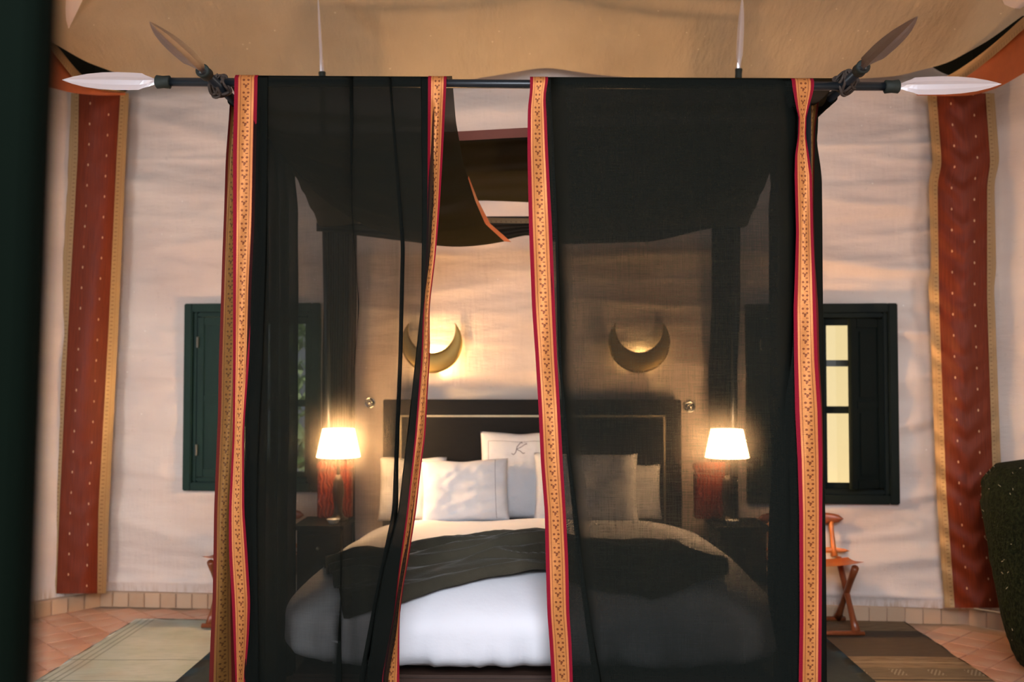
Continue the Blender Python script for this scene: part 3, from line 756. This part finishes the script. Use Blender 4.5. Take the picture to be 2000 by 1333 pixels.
tl = table(640, 88, 'small black bedside table left of the bed'); tr_ = table(1430, 92, 'small black bedside table right of the bed')
def lamp(px, label, yb):
    Y = 5.70; c = P(px, 893, Y); X = c.x; t = thing('table_lamp', (X, Y, yb), label, 'lamp', 'lamps on the bedside tables')
    sc = F/Y
    zb = 1.5-(893-735)/sc; ztp = 1.5-(838-735)/sc
    bm = bmesh.new(); lathe(bm, [(.001, yb), (.055, yb), (.058, yb+.012), (.035, yb+.022), (.022, yb+.05), (.026, yb+.11), (.034, yb+.16), (.028, yb+.22), (.014, yb+.26), (.001, yb+.262)], (X, Y, 0), 24)
    obj('lamp_base', bm, M_LAMPBASE, t, True)
    bm = bmesh.new(); lathe(bm, [(.001, yb+.255), (.011, yb+.255), (.011, zb+.05), (.03, zb+.052), (.03, zb+.058), (.001, zb+.06)], (X, Y, 0), 16); obj('lamp_stem', bm, M_BRASS, t, True)
    bm = bmesh.new()
    r0, r1 = .123, .090
    lathe(bm, [(r0, zb), (r0, zb+.004), (r1, ztp-.004), (r1, ztp)], (X, Y, 0), 96, lambda k, z: .012*(k % 2)); obj('lamp_shade', bm, M_SHADE, t)
    bm = bmesh.new(); bmesh.ops.create_uvsphere(bm, u_segments=16, v_segments=10, radius=.022, matrix=Matrix.Translation((X, Y, zb+.075))); obj('bulb', bm, M_BULB, t, True)
    point('lamp_light', (X, Y, zb+.10), 36, (1, .56, .26), .024)
    return X
lxl = lamp(661, 'glowing lamp with a white pleated shade on the left bedside table', .675)
lxr = lamp(1420, 'glowing lamp with a white pleated shade on the right bedside table', .675)
for X, nm in ((lxl-.04, 'red embossed leather box standing behind the left lamp'), (lxr-.07, 'red embossed leather box standing behind the right lamp')):
    t = thing('leather_box', (X, 5.815, .675), nm, 'box', 'red leather boxes behind the lamps')
    obj('body', bx(X-.10, X+.10, 5.785, 5.845, .675, .95, bev=.008), M_REDLEATHER, t); obj('lid', bx(X-.104, X+.104, 5.781, 5.849, .95, 1.0, bev=.01), M_REDLEATHER, t)
for X, nm in ((lxl+.0, 'small white dish in front of the left lamp'), (lxr-.0, 'small white dish in front of the right lamp')):
    bm = bmesh.new(); lathe(bm, [(.001, .675), (.022, .675), (.038, .700), (.040, .702), (.036, .701), (.02, .682), (.001, .681)], (X, 5.57, 0), 28)
    d = obj('dish', bm, M_CERAMIC, None, True); tag(d, nm, 'dish', 'small dishes on the bedside tables')

# ---- crescent sconces ---------------------------------------------------
def moon(cx, cy, label):
    Y = wy((cx-1037)/308)-.085; k = Y/F; c = P(cx, cy, Y); Ro, Ri, dz = 59.5*k, 46.5*k, 27*k
    t = thing('crescent_sconce', (c.x, Y+.075, c.z), label, 'wall lamp', 'brass crescent wall lamps')
    # intersection angle of the two circles
    zi = (Ro**2-Ri**2+dz**2)/(2*dz); a_o = math.asin(min(1, zi/Ro)); a_i = math.asin(max(-1, min(1, (zi-dz)/Ri)))
    N = 60; outer = [(Ro*math.cos(a), Ro*math.sin(a)) for a in [lerp(math.pi-a_o, 2*math.pi+a_o, i/N) for i in range(N+1)]]
    inner = [(Ri*math.cos(a), dz+Ri*math.sin(a)) for a in [lerp(math.pi-a_i, 2*math.pi+a_i, i/N) for i in range(N+1)]]
    rows = []
    for (x0, z0), (x1, z1) in zip(outer, inner):
        r = [Vector((c.x+x0, Y+.03, c.z+z0))]
        for s in range(7):
            q = s/6; w_ = math.hypot(x0-x1, z0-z1); r.append(Vector((c.x+lerp(x0, x1, q), Y-.10*w_*math.sin(math.pi*q), c.z+lerp(z0, z1, q))))
        r.append(Vector((c.x+x1, Y+.03, c.z+z1))); rows.append(r)
    gobj('crescent_plate', rows, M_BRASS, t)
    obj('bracket', bx(c.x-.03, c.x+.03, Y+.010, Y+.080, c.z-Ro*.90, c.z-Ro*.76, bev=.004), M_BRASS, t)
    bm = bmesh.new(); tube(bm, [(c.x-.05, Y+.030, c.z-Ro*.60), (c.x+.05, Y+.030, c.z-Ro*.60)], .010, 10); obj('light_tube', bm, M_BULB, t, True)
    point('sconce_light', (c.x+.012, Y+.045, c.z-Ro*.60), 20.0, (1, .64, .22), .012)
moon(843, 670, 'brass crescent moon wall lamp glowing in the gap between the curtains')
moon(1249, 669, 'brass crescent moon wall lamp seen through the right curtain')
for px, py, nm in ((723, 787, 'round chrome wall fitting left of the headboard'), (1347, 795, 'round chrome wall fitting right of the headboard')):
    Y = wy((px-1037)/308)-.0; c = P(px, py, Y)
    t = thing('wall_fitting', c, nm, 'wall fitting', 'round chrome fittings beside the headboard')
    bm = bmesh.new(); lathe(bm, [(.001, .006), (.036, .006), (.036, .014), (.030, .020), (.026, .014), (.010, .014), (.001, .014)], (0, 0, 0), 28)
    bm.transform(Matrix.Translation(c) @ Matrix.Rotation(R(90), 4, 'X')); obj('ring', bm, M_CHROME, t, True)
    bm = bmesh.new(); bmesh.ops.create_uvsphere(bm, u_segments=18, v_segments=12, radius=.019, matrix=Matrix.Translation(c+Vector((0, -.022, 0)))); obj('knob', bm, M_CHROME, t, True)

# ---- folding chairs ------------------------------------------------------
def chair(label, xo, yo, mirror):
    """xo: x of the outer leg pair, yo: distance of the front rail; mirror=-1 on the left of the bed"""
    m = mirror; W = .44; DP = .34
    t = thing('folding_chair', (xo-m*W/2, yo+.2, 0), label, 'chair', 'low leather folding chairs beside the bed')
    X1 = xo; X0 = xo-m*W; f, b = yo, yo+DP; z0 = .022
    for Y, z_ in ((f, z0), (b, z0)):
        bm = bmesh.new(); tube(bm, [(X0-m*.03, Y, z_+.014), (X1+m*.045, Y, z_+.014)], .017, 10); bmesh.ops.scale(bm, vec=(1, 1.2, .8), verts=bm.verts, space=Matrix.Translation((0, -Y, -z_-.014))); obj('foot_rail', bm, M_CHAIRWOOD, t, True)
    for X in (X1, X0):
        for (ya, za), (yb, zb) in (((f, z0+.02), (b-.03, .405)), ((b, z0+.02), (f+.0, .405))):
            bm = bmesh.new(); mm = [(X, lerp(ya, yb, k/6), lerp(za, zb, k/6)) for k in range(7)]; tube(bm, mm, [.026, .019, .017, .018, .018, .019, .021], 10); obj('leg', bm, M_CHAIRWOOD, t, True)
    rows = []
    for i in range(25):
        u = i/24; X = lerp(X0-m*.02, X1+m*.05, u); r = []
        for j in range(15):
            s = j/14; Y = lerp(f-.03, b-.03, s); z = .405+.022*(2*u-1)**2+.012*math.cos(s*3.1)-.01*math.sin(math.pi*s)
            Y += .025*(2*u-1)**2*(1 if s < .5 else -1)*abs(2*s-1)
            r.append(Vector((X, Y, z)))
        rows.append(r)
    gobj('seat', rows, M_SEAT, t, None, .016)
    for u in (.10, .96):
        X = lerp(X0, X1, u); bm = bmesh.new()
        tube(bm, [(X, b-.01, .41), (X, b+.01, .47), (X-m*.004, b+.025, .56), (X-m*.006, b+.035, .64)], [.022, .015, .013, .017], 10); obj('back_post', bm, M_SEAT, t, True)
    def rail(name, za, zb, ext, yy, mat):
        bm = bmesh.new(); n = 20; L = []
        xa, xb = X0-m*.03, X1+m*ext
        for i in range(n+1):
            u = i/n; h = (zb-za)/2*(1-abs(2*u-1)**5)**.5+.001; L.append((lerp(xa, xb, u), yy+.03*(1-(2*u-1)**2), (za+zb)/2, h))
        rings = [[bm.verts.new((x, y+.011*math.cos(a), z+h*math.sin(a))) for a in [2*math.pi*k/12 for k in range(12)]] for x, y, z, h in L]
        for p, q in zip(rings, rings[1:]):
            for k in range(12): bm.faces.new((p[k], p[(k+1) % 12], q[(k+1) % 12], q[k]))
        bm.faces.new(rings[0]); bm.faces.new(rings[-1]); obj(name, bm, mat, t, True)
    rail('back_rest', .600, .668, .045, b+.012, M_CHAIRWOOD); rail('lower_rail', .430, .462, .07, b-.015, M_SEAT)
    return t
chair('low folding chair with an orange leather seat, right of the bed under the window', 1.85, 5.76, 1)
chair('low folding chair mostly hidden behind the curtain border, left of the bed', -1.885, 5.86, -1)

# ================================================================== SPEARS
XS = 1.195; YB = 3.75
def blade_mesh(bm, base, tip, nrm, w, th=.020):
    """leaf shaped blade with a mid rib"""
    base, tip = Vector(base), Vector(tip); d = tip-base; L = d.length; d.normalize(); nrm = (Vector(nrm)-d*d.dot(Vector(nrm))).normalized(); s = d.cross(nrm)
    prof = [(0, .26, 1.0), (.05, .34, 1.0), (.10, .55, .95), (.15, .72, .9), (.19, .93, .8), (.30, .98, .75), (.45, 1.0, .7), (.6, .93, .6), (.75, .74, .5), (.88, .43, .35), (.96, .17, .2), (1, .01, .05)]
    rows = []
    for t, ww, hh in prof:
        c = base+d*L*t; h = th/2*hh; wd = w/2*ww
        rows.append([c-s*wd, c-s*wd*.45-nrm*h*.35, c-nrm*h*1.15, c+s*wd*.45-nrm*h*.35, c+s*wd, c+s*wd*.45+nrm*h*.35, c+nrm*h*1.15, c-s*wd*.45+nrm*h*.35])
    V = [[bm.verts.new(p) for p in r] for r in rows]
    for a, b in zip(V, V[1:]):
        for k in range(8): bm.faces.new((a[k], a[(k+1) % 8], b[(k+1) % 8], b[k]))
    bm.faces.new(V[0]); bm.faces.new(V[-1][::-1])
def spear(label, a, b, heads, r=.0165, mat_blade=M_BLADE, cap=.055, capr=.025, nrm=(0, -1, 0), bw=.082, group='spears that frame the bed'):
    """shaft a-b, heads: list of (end index, blade tip)"""
    a, b = Vector(a), Vector(b); t = thing('spear', a, label, 'spear', group)
    bm = bmesh.new(); tube(bm, [a, b], r, 20); obj('shaft', bm, M_BLACKMETAL, t, True)
    for e, tip in heads:
        p = a if e == 0 else b; q = Vector(tip); d = (q-p).normalized()
        bm = bmesh.new(); tube(bm, [p-d*cap, p-d*cap*.95, p-d*cap*.5, p-d*.004, p], [capr*.8, capr, capr*.92, capr*1.03, capr*.85], 20); obj('collar', bm, M_CAP, t, True)
        bm = bmesh.new(); blade_mesh(bm, p-d*.01, q, nrm, bw); obj('blade', bm, mat_blade, t)
    return t
A, B = P(305, 160, YB), P(1756, 169, YB)
spear('long double headed spear forming the front bar that carries the curtains', A, B, [(0, P(121, 156, YB-.0)), (1, P(1956, 164, YB))], nrm=(0, -1, .35))
zb_ = 2.60
def sidebar(px, m, label):
    tip = Vector((m*XS, 3.06, zb_+.012)); c0 = Vector((m*XS, 3.56, zb_+.012)); end = Vector((m*XS, 5.90, zb_))
    spear(label, c0, end, [(0, tip)], r=.0175, mat_blade=M_OLDBLADE, nrm=(m*.05, 0, 1), bw=.082)
sidebar(0, -1, 'side spear pointing at the viewer from the left corner of the canopy'); sidebar(0, 1, 'side spear pointing at the viewer from the right corner of the canopy')
# uprights at the rear with their heads above the bar, and front uprights
for xt, xc, yc, lb in ((621, 629, 140, 'upright spear rising behind the left curtain'), (1450, 1443, 134, 'upright spear rising behind the right curtain')):
    top = P(xc, yc, 5.5); t2 = P(xt, -10, 5.45)
    spear(lb, (top.x*1.03, 6.05, 0.003), top, [(1, t2)], r=.0155, cap=.06, capr=.020, nrm=(1, .42, 0), bw=.066)
spear('rear cross bar between the two upright spears', (-1.215, 5.67, 2.40), (1.215, 5.67, 2.40), [], r=.015)
for px_, lb in ((478, 'black front upright pole hidden behind the leftmost gold border'), (1577, 'black front upright pole hidden behind the rightmost gold border')):
    p = P(px_, 190, 3.80); t = thing('canopy_pole', (p.x, 3.80, .023), lb, 'pole', 'front poles of the canopy')
    bm = bmesh.new(); tube(bm, [(p.x, 3.80, .023), (p.x, 3.80, p.z)], .0125, 16); obj('shaft', bm, M_BLACKMETAL, t, True)
    bm = bmesh.new(); lathe(bm, [(.001, .023), (.04, .023), (.04, .033), (.016, .05), (.001, .05)], (p.x, 3.80, 0), 20); obj('foot', bm, M_CAP, t, True)
# lashings
for m, lb in ((-1, 'dark leather cord lashing at the left crossing of the spears'), (1, 'dark leather cord lashing at the right crossing of the spears')):
    c = Vector((m*XS, YB+.01, zb_+.006)); c.z = A.z*.5+B.z*.5+.002
    t = thing('cord_lashing', c, lb, 'cord', 'leather cord lashings')
    rnd = random.Random(5+m)
    bm = bmesh.new()
    for k in range(7):
        ax = Vector((m*(.8 if k % 2 else .3), .55*(1 if k % 2 else -1)+.3, rnd.uniform(-.3, .3))).normalized()
        u = ax.orthogonal().normalized(); v = ax.cross(u); o_ = ax*(k-3)*.008; rr_ = .036+.004*rnd.random(); pts = [c+o_+(u*math.cos(a)+v*math.sin(a))*rr_+ax*.006*math.sin(3*a) for a in [2*math.pi*i/28 for i in range(29)]]
        tube(bm, pts, .0055, 7, False)
    obj('cord', bm, M_LEATHERCORD, t, True)
    bm = bmesh.new()
    for k in range(3):
        q = c+Vector((.012*k-.012, -.035, .028)); tube(bm, [c+Vector((0, -.035, .015)), q, q+Vector((rnd.uniform(-.008, .008), -.006, rnd.uniform(0, .010)))], .003, 6)
    obj('cord_end', bm, M_LEATHERCORD, t, True)

# ================================================================== CURTAINS
BARTOP = 158
def bary(x): return lerp(160, 169, (x-305)/1451)
ys = [0, 8, 16, 26, 40]+[40+(1170-40)*i/110 for i in range(1, 111)]+[1195, 1215]   # drop below the bar in px, ends above the mat
def rowpt(x, dy, Yoff, Y=YB):
    y = bary(x)-9+dy
    return P(x, y, Y+Yoff)
def curtain_sheet(name, anchors, mat, parent, seed, Y=YB, amp=.014, n=7, y0=0):
    """anchors: list of (px function of image y, depth offset). Consecutive anchors may run backwards: the cloth folds over itself"""
    rows = []
    for d in ys:
        r = []
        for (fa, oa), (fb, ob) in zip(anchors, anchors[1:]):
            nn = max(2, n)
            for k in range(nn):
                s = k/nn; yy = 155+d; x = lerp(fa(yy), fb(yy), s); o = lerp(oa, ob, s)
                fall = sst(5, 60, d); wav = amp*fall*(math.sin(x*.085+seed+.6*nz(x*.01, yy*.002, seed))*.35+1.6*nz(x*.035, yy*.0012, seed)+.5*nz(x*.11, yy*.004, seed+3))
                lip = -.0195*(1-sst(0, 14, d)*0)
                r.append(rowpt(x, d, lip+o*fall+wav*(.4+.6*fall), Y))
        yy = 155+d; r.append(rowpt(anchors[-1][0](yy), d, -.0195+anchors[-1][1]*sst(5, 60, d), Y)); rows.append(r)
    # carry over the top of the bar and a short way down its back
    over = []
    first = rows[0]
    for a in (60, 110, 150, 185):
        over.append([Vector((p.x, YB+(Y-YB)-.0195*math.cos(R(a)), p.z-.006+.021*math.sin(R(a)))) for p in first])
    return gobj(name, over[::-1]+rows, mat, parent)
def border_sheet(name, fl, fr, mat, parent, seed, off=-.008, Y=YB, y0=0, curl=.008):
    rows, uvs = [], []; acc = 0; prev = None
    for d in ys:
        if d < y0: continue
        yy = 155+d; r, u = [], []
        for k in range(9):
            s = k/8; x = lerp(fl(yy), fr(yy), s)
            o = off+curl*math.sin(s*4.2+yy*.007+seed)*sst(5, 80, d)+.006*nz(yy*.008, s, seed)
            r.append(rowpt(x, d, -.0205+o*(.3+.7*sst(0, 60, d)), Y)); u.append(s)
        if prev is not None: acc += abs(r[4].z-prev)
        prev = r[4].z; rows.append(r); uvs.append([(k/8, acc) for k in range(9)])
    if y0 == 0:
        over = []; 
        for a in (60, 110, 150, 185): over.append([Vector((p.x, YB+(Y-YB)-.022*math.cos(R(a)), p.z-.006+.024*math.sin(R(a)))) for p in rows[0]])
        rows = over[::-1]+rows; uvs = [[(k/8, -.012*(4-i)) for k in range(9)] for i in range(4)]+uvs
    return gobj(name, rows, mat, parent, uvs)
S = smooth
aL0 = S([(160, 458), (300, 455), (560, 455), (700, 455), (850, 455), (1000, 447), (1080, 447), (1180, 453), (1250, 456), (1333, 460)])
aL1 = S([(160, 503), (300, 500), (440, 497), (560, 491), (700, 487), (850, 476), (1000, 477), (1080, 483), (1180, 489), (1250, 486), (1333, 478)])
aR0 = S([(160, 836), (400, 835), (500, 832), (600, 827), (700, 823), (760, 818), (850, 811), (900, 806), (1000, 795), (1100, 781), (1150, 775), (1200, 770), (1250, 760), (1333, 745)])
aR1 = S([(160, 872), (300, 865), (400, 859), (500, 851), (600, 839), (700, 840), (760, 836), (850, 831), (900, 824), (1000, 813), (1100, 797), (1150, 787), (1200, 781), (1250, 780), (1333, 780)])
cA = thing('bed_curtain', P(650, 1330, YB), 'sheer black curtain panel over the left half of the bed front', 'curtain', 'sheer black curtains on the front bar')
k_ = lambda v: (lambda y: v)
shift = lambda f, d: (lambda y: f(y)+d)
dk1 = S([(160, 500), (500, 497), (700, 490), (900, 480), (1000, 478), (1333, 482)])     # dark fold beside the border
f2a = S([(160, 683), (330, 684), (600, 700), (1333, 655)]); f2b = S([(160, 690), (250, 690), (420, 686), (600, 702), (1000, 662), (1333, 668)])
f3a = S([(160, 760), (480, 783), (700, 778), (900, 770), (1000, 766), (1150, 735), (1333, 700)]); f3b = S([(160, 764), (480, 791), (700, 786), (900, 778), (1000, 778), (1150, 748), (1333, 712)])
f4a = S([(160, 822), (400, 825), (600, 822), (800, 801), (1000, 778), (1150, 740), (1333, 715)])
curtain_sheet('sheer_panel', [(shift(aL1, -6), 0), (shift(dk1, 24), 0), (dk1, .012), (f2b, .02), (f2a, .03), (f3b, .035), (f3a, .045), (shift(aR0, 6), .02), (f4a, .012), (shift(aR0, 12), .0)], M_SHEER_A, cA, 1)
b1 = border_sheet('border', aL0, aL1, M_BORDER, cA, 1); b2 = border_sheet('border', aR0, aR1, M_BORDER, cA, 4, curl=.016)
# right half
bL0 = S([(165, 1035), (176, 1037), (200, 1031), (290, 1030), (440, 1033), (600, 1039), (700, 1046), (800, 1052), (900, 1056), (1000, 1064), (1100, 1066), (1200, 1069), (1250, 1073), (1333, 1078)])
bL1 = S([(165, 1071), (180, 1064), (212, 1067), (290, 1070), (440, 1078), (600, 1084), (700, 1088), (800, 1094), (900, 1099), (1000, 1105), (1100, 1110), (1200, 1112), (1250, 1116), (1333, 1119)])
bR0 = poly([(150, 1546), (168, 1548), (185, 1551), (205, 1555), (225, 1560), (262, 1559), (300, 1553), (340, 1552), (450, 1555), (550, 1552), (600, 1550), (700, 1551), (800, 1553), (900, 1558), (1000, 1561), (1200, 1562), (1333, 1560)])
bR1 = poly([(150, 1590), (168, 1590), (185, 1586), (205, 1580), (225, 1575), (262, 1574), (300, 1580), (340, 1586), (450, 1588), (550, 1592), (600, 1594), (700, 1597), (800, 1604), (900, 1606), (1000, 1606), (1200, 1605), (1333, 1604)])
cB = thing('bed_curtain', P(1320, 1330, YB), 'sheer black curtain panel over the right half of the bed front', 'curtain', 'sheer black curtains on the front bar')
g1a = S([(165, 1072), (440, 1084), (700, 1090), (900, 1108), (1000, 1118), (1100, 1128), (1250, 1148), (1333, 1160)]); g1b = S([(165, 1076), (440, 1090), (700, 1096), (900, 1114), (1000, 1128), (1100, 1138), (1250, 1160), (1333, 1176)])
g2a = S([(165, 1530), (300, 1540), (600, 1540), (700, 1534), (850, 1512), (1000, 1502), (1150, 1498), (1200, 1505), (1333, 1530)])
curtain_sheet('sheer_panel', [(shift(bL1, -5), 0), (g1b, .006), (g1a, .014), (shift(bR0, 6), .02), (g2a, .03), (shift(bR0, 14), .004)], M_SHEER_B, cB, 7, n=12, amp=.010)
border_sheet('border', bL0, bL1, M_BORDER, cB, 2, curl=.006); border_sheet('border', bR0, bR1, M_BORDER, cB, 3, curl=.008)

# side curtains: front border turned to the viewer, voile running back along the side spear
def side_curtain(m, label, f0, f1, yend, matb):
    t = thing('side_curtain', (m*1.19, 4.4, .03), label, 'curtain', 'sheer black curtains hanging along the sides of the bed')
    rows, uvs, rows2 = [], [], []
    ztop_ = 2.585; N = 100; acc = 0
    for i in range(N+1):
        z = lerp(ztop_, .035, i/N); y = 735-(z-1.5)*F/3.90; r = []
        for k in range(9):
            s = k/8; Yq = 3.92+.03*math.sin(s*3+i*.05); x = lerp(f0(y), f1(y), s)
            r.append(Vector((P(x, y, Yq).x, Yq, z)))
        rows.append(r); uvs.append([(k/8, i/N*2.55) for k in range(9)])
        r2 = [r[-1] if m < 0 else r[-1]]
        for k in range(1, 61):
            s = k/60; Y = lerp(3.94, yend-.06+.03*nz(z*2, m), s); X0 = r[-1].x; X = lerp(X0, m*1.19, min(1, s*6))
            fold = .035*math.sin(s*34+.8*nz(z*.8, s*3, m))*sst(2.58, 2.3, z)*.9*min(1, s*8)
            r2.append(Vector((X+fold, Y, z)))
        rows2.append(r2)
    gobj('border', rows, matb, t, uvs); gobj('sheer_panel', rows2, M_SHEER_B, t)
    # loop over the side spear
    rows = []
    for k in range(40):
        s = k/39; Y = lerp(3.93, yend, s); rows.append([Vector((m*1.193+.023*math.cos(a), Y, 2.606+.023*math.sin(a)+.002*nz(Y*20, a))) for a in [2*math.pi*q/14 for q in range(15)]])
    gobj('sleeve', rows, M_SHEER_B, t)
side_curtain(-1, 'sheer black side curtain with a faded gold border, left of the bed', S([(195, 449), (300, 441), (400, 438), (500, 434), (600, 431), (720, 427), (800, 426), (900, 422), (1000, 418), (1080, 417), (1180, 415), (1250, 411), (1333, 408)]),
             S([(195, 470), (700, 466), (1000, 455), (1180, 456), (1333, 460)]), 5.02, M_BORDER_BACK)
side_curtain(1, 'sheer black side curtain with a faded gold border, right of the bed', S([(200, 1600), (240, 1592), (400, 1589), (500, 1591), (600, 1598), (700, 1600), (800, 1606), (900, 1608), (1000, 1606), (1333, 1600)]),
             S([(200, 1575), (600, 1575), (1333, 1585)]), 5.02, M_BORDER_BACK)
# rear curtains beside the uprights
for m, x0, x1, lb in ((-1, 632, 697, 'gathered black curtain at the left rear upright spear'), (1, 1390, 1446, 'gathered black curtain at the right rear upright spear')):
    t = thing('rear_curtain', P((x0+x1)/2, 1200, 6.06), lb, 'curtain', 'gathered curtains at the rear uprights')
    rows = []
    for i in range(90):
        y = lerp(425, 1206, i/89); fl = S([(334, 0), (600, 0), (720, -3 if m < 0 else -6), (1000, -4), (1256, 0)])(y)
        rows.append([P(lerp(x0, x1, k/50)+fl, y, lerp(5.68, 6.09, sst(420, 760, y))+.022*math.sin(k*.85+.6*nz(i*.03, m))) for k in range(51)])
    gobj('sheer_panel', rows, M_SHEER_B, t)

# canopy cloth: two sagging halves, a pleated cross piece and a rear valance
def canopy(label, edge, side_m, sagf, seed, borderlast=False):
    t = thing('canopy_cloth', (side_m*.7, 4.4, 2.2), label, 'canopy', 'black canopy cloths slung inside the spear frame')
    rows = []; ed = []
    for i in range(61):
        s = i/60; Y = lerp(3.79, 5.12, s)
        e = P(poly([(k[2], k[0]) for k in edge])(Y), poly([(k[2], k[1]) for k in edge])(Y), Y)
        b = Vector((side_m*1.165, Y-.012*(s < .01), 2.60-.10*s)); r = []
        for k in range(61):
            q = k/60; p = b.lerp(e, q); sg = sagf*4*q*(1-q)*sst(0, .7, s)*(1.0-.3*q)
            p.z -= sg; p.z += .035*max(0, 1-s*10); p.z += .012*(1-q**3)*sst(0, .2, s)*math.sin(s*46+2*q+1.5*nz(q*3, s*3, seed)); r.append(p)
        rows.append(r); ed.append(r[-1])
    gobj('cloth', rows, M_SHEER_C, t)
    if borderlast:
        rr, uu = [], []
        for i, p in enumerate(ed):
            if i < 24: continue
            g_ = (i-24)/36
            rr.append([p+Vector((.0012*k*(.2+3.6*g_), -.004, -.002*k*g_+.0015*k)) for k in range(9)]); uu.append([(k/8, i*.03) for k in range(9)])
        gobj('border', rr, M_ORANGE, t, uu)
canopy('left half of the sagging black canopy, its edge showing in the gap between the curtains', [(883, 166, 3.79), (891, 240, 3.95), (905, 320, 4.2), (928, 392, 4.5), (948, 438, 4.8), (985, 472, 5.12)], -1, .17, 1, True)
canopy('right half of the sagging black canopy behind the right curtain', [(1066, 168, 3.79), (1066, 300, 4.2), (1072, 400, 4.6), (1085, 470, 5.12)], 1, .10, 2)
t = thing('canopy_drape', (0, 5.0, 2.5), 'black pleated drape with a rust border spanning the canopy above the bed', 'drape')
rows, uvs, rb, ub = [], [], [], []
top_ = S([(520, 262), (895, 258), (1035, 250), (1545, 240)])
bot_ = poly([(600, 440), (880, 396), (925, 394), (1045, 398), (1075, 440), (1500, 440)])
for i in range(81):
    q = i/80; x = lerp(545, 1540, q); Y0 = 4.42
    r = []
    for k in range(41):
        s = k/40; y = lerp(top_(x)+17, bot_(x)-0, s); Y = lerp(Y0, 5.45, s)
        r.append(P(lerp(x, 1037+(x-1037)*.84, s), y+2.2*math.sin(s*30+x*.006+2*nz(x*.006, s*4)), Y))
    rows.append(r); a, b = P(x, top_(x)-1, Y0-.01), r[0]+Vector((0, -.006, -.004)); rb.append([a.lerp(b, k/8) for k in range(9)]); ub.append([(k/8, q*2.4) for k in range(9)])
gobj('pleated_cloth', rows, M_SHEER_C, t)
gobj('border', rb, m_simple('rust hem cloth', (.17, .035, .014), .7), t, ub)
t = thing('rear_valance', (0, 5.6, 2.3), 'black valance with a thin gold top hem along the rear of the canopy', 'valance')
rows, rb, ub = [], [], []
for i in range(81):
    x = lerp(618, 1455, i/80); tp = 425+1.5*math.sin(x*.02); bt = S([(632, 452), (860, 480), (960, 476), (1035, 457), (1100, 478), (1280, 472), (1390, 445)])(x)
    rows.append([P(x, lerp(tp+8, bt, k/10), 5.60+.012*math.sin(k*1.3+x*.01)) for k in range(11)])
    rb.append([P(x, lerp(tp, tp+10, k/8), 5.59) for k in range(9)]); ub.append([(k/8, i*.028) for k in range(9)])
gobj('cloth', rows, m_sheer('dense black voile', .03), t); gobj('border', rb, M_TRIM, t, ub)

# ================================================================== right edge pouf and foreground door
t = thing('pouf', (2.86, 5.02, 0), 'tall black green shaggy seat pouf at the right edge of the picture', 'pouf')
bm = bmesh.new(); pr = [(.05, 0), (.34, .0), (.42, .06), (.47, .2), (.53, .55), (.57, .85), (.56, .97), (.50, 1.04), (.3, 1.08), (.001, 1.09)]
pr2 = []
for (a, b), (c, d) in zip(pr, pr[1:]):
    for k in range(5): pr2.append((lerp(a, c, k/5), lerp(b, d, k/5)))
pr2.append(pr[-1])
pc = Vector((2.86, 5.02, 0))
lathe(bm, pr2, pc, 96, lambda k, z: .02*nz(math.cos(k*.065)*9, math.sin(k*.065)*9, z*12)+.012*nz(math.cos(k*.065)*30, math.sin(k*.065)*30, z*40))
obj('pouf_body', bm, M_PILE, t, True)
bm = bmesh.new()
for k in range(130):
    a = random.uniform(2.2, 5.6); z = random.uniform(.02, 1.06) if k % 3 else random.uniform(.9, 1.05); r = poly([(b, a_) for a_, b in pr])(z)+.005
    p = pc+Vector((r*math.cos(a), r*math.sin(a), z)); q = p+Vector((random.uniform(-.012, .012), random.uniform(-.012, .0), random.uniform(-.012, .012)))
    tube(bm, [p, q], .0016, 4)
o = obj('straw_flecks', bm, M_STRAW, t); o['kind'] = 'stuff'
# open door leaf next to the lens
root = D.objects.new('door_1', None); C.objects.link(root)
root.matrix_world = Matrix.Translation((-.318, .58, 0)) @ Matrix.Rotation(R(1.1), 4, 'Y') @ Matrix.Rotation(R(8), 4, 'Z')
tag(root, 'dark green door leaf standing close to the lens at the left edge', kind='structure')
bm = bmesh.new(); T = .02
for a, b, c, d in ((-.11, 0, .01, 2.4), (-.62, -.51, .01, 2.4), (-.51, -.11, .01, .2), (-.51, -.11, 2.2, 2.4), (-.51, -.11, 1.1, 1.22)): box(bm, a, b, -T, T, c, d, .004)
local('door_frame', bm, M_DOORGREEN, root)
for c, d in ((.2, 1.1), (1.22, 2.2)): local('door_panel', bx(-.515, -.105, -.008, .008, c-.004, d+.004), M_DOORGREEN, root)
bm = bmesh.new(); tube(bm, [(-.05, -.02, 1.05), (-.05, -.06, 1.05), (-.05, -.065, 1.05), (-.15, -.065, 1.05)], .009, 10); local('door_handle', bm, M_IRON, root)
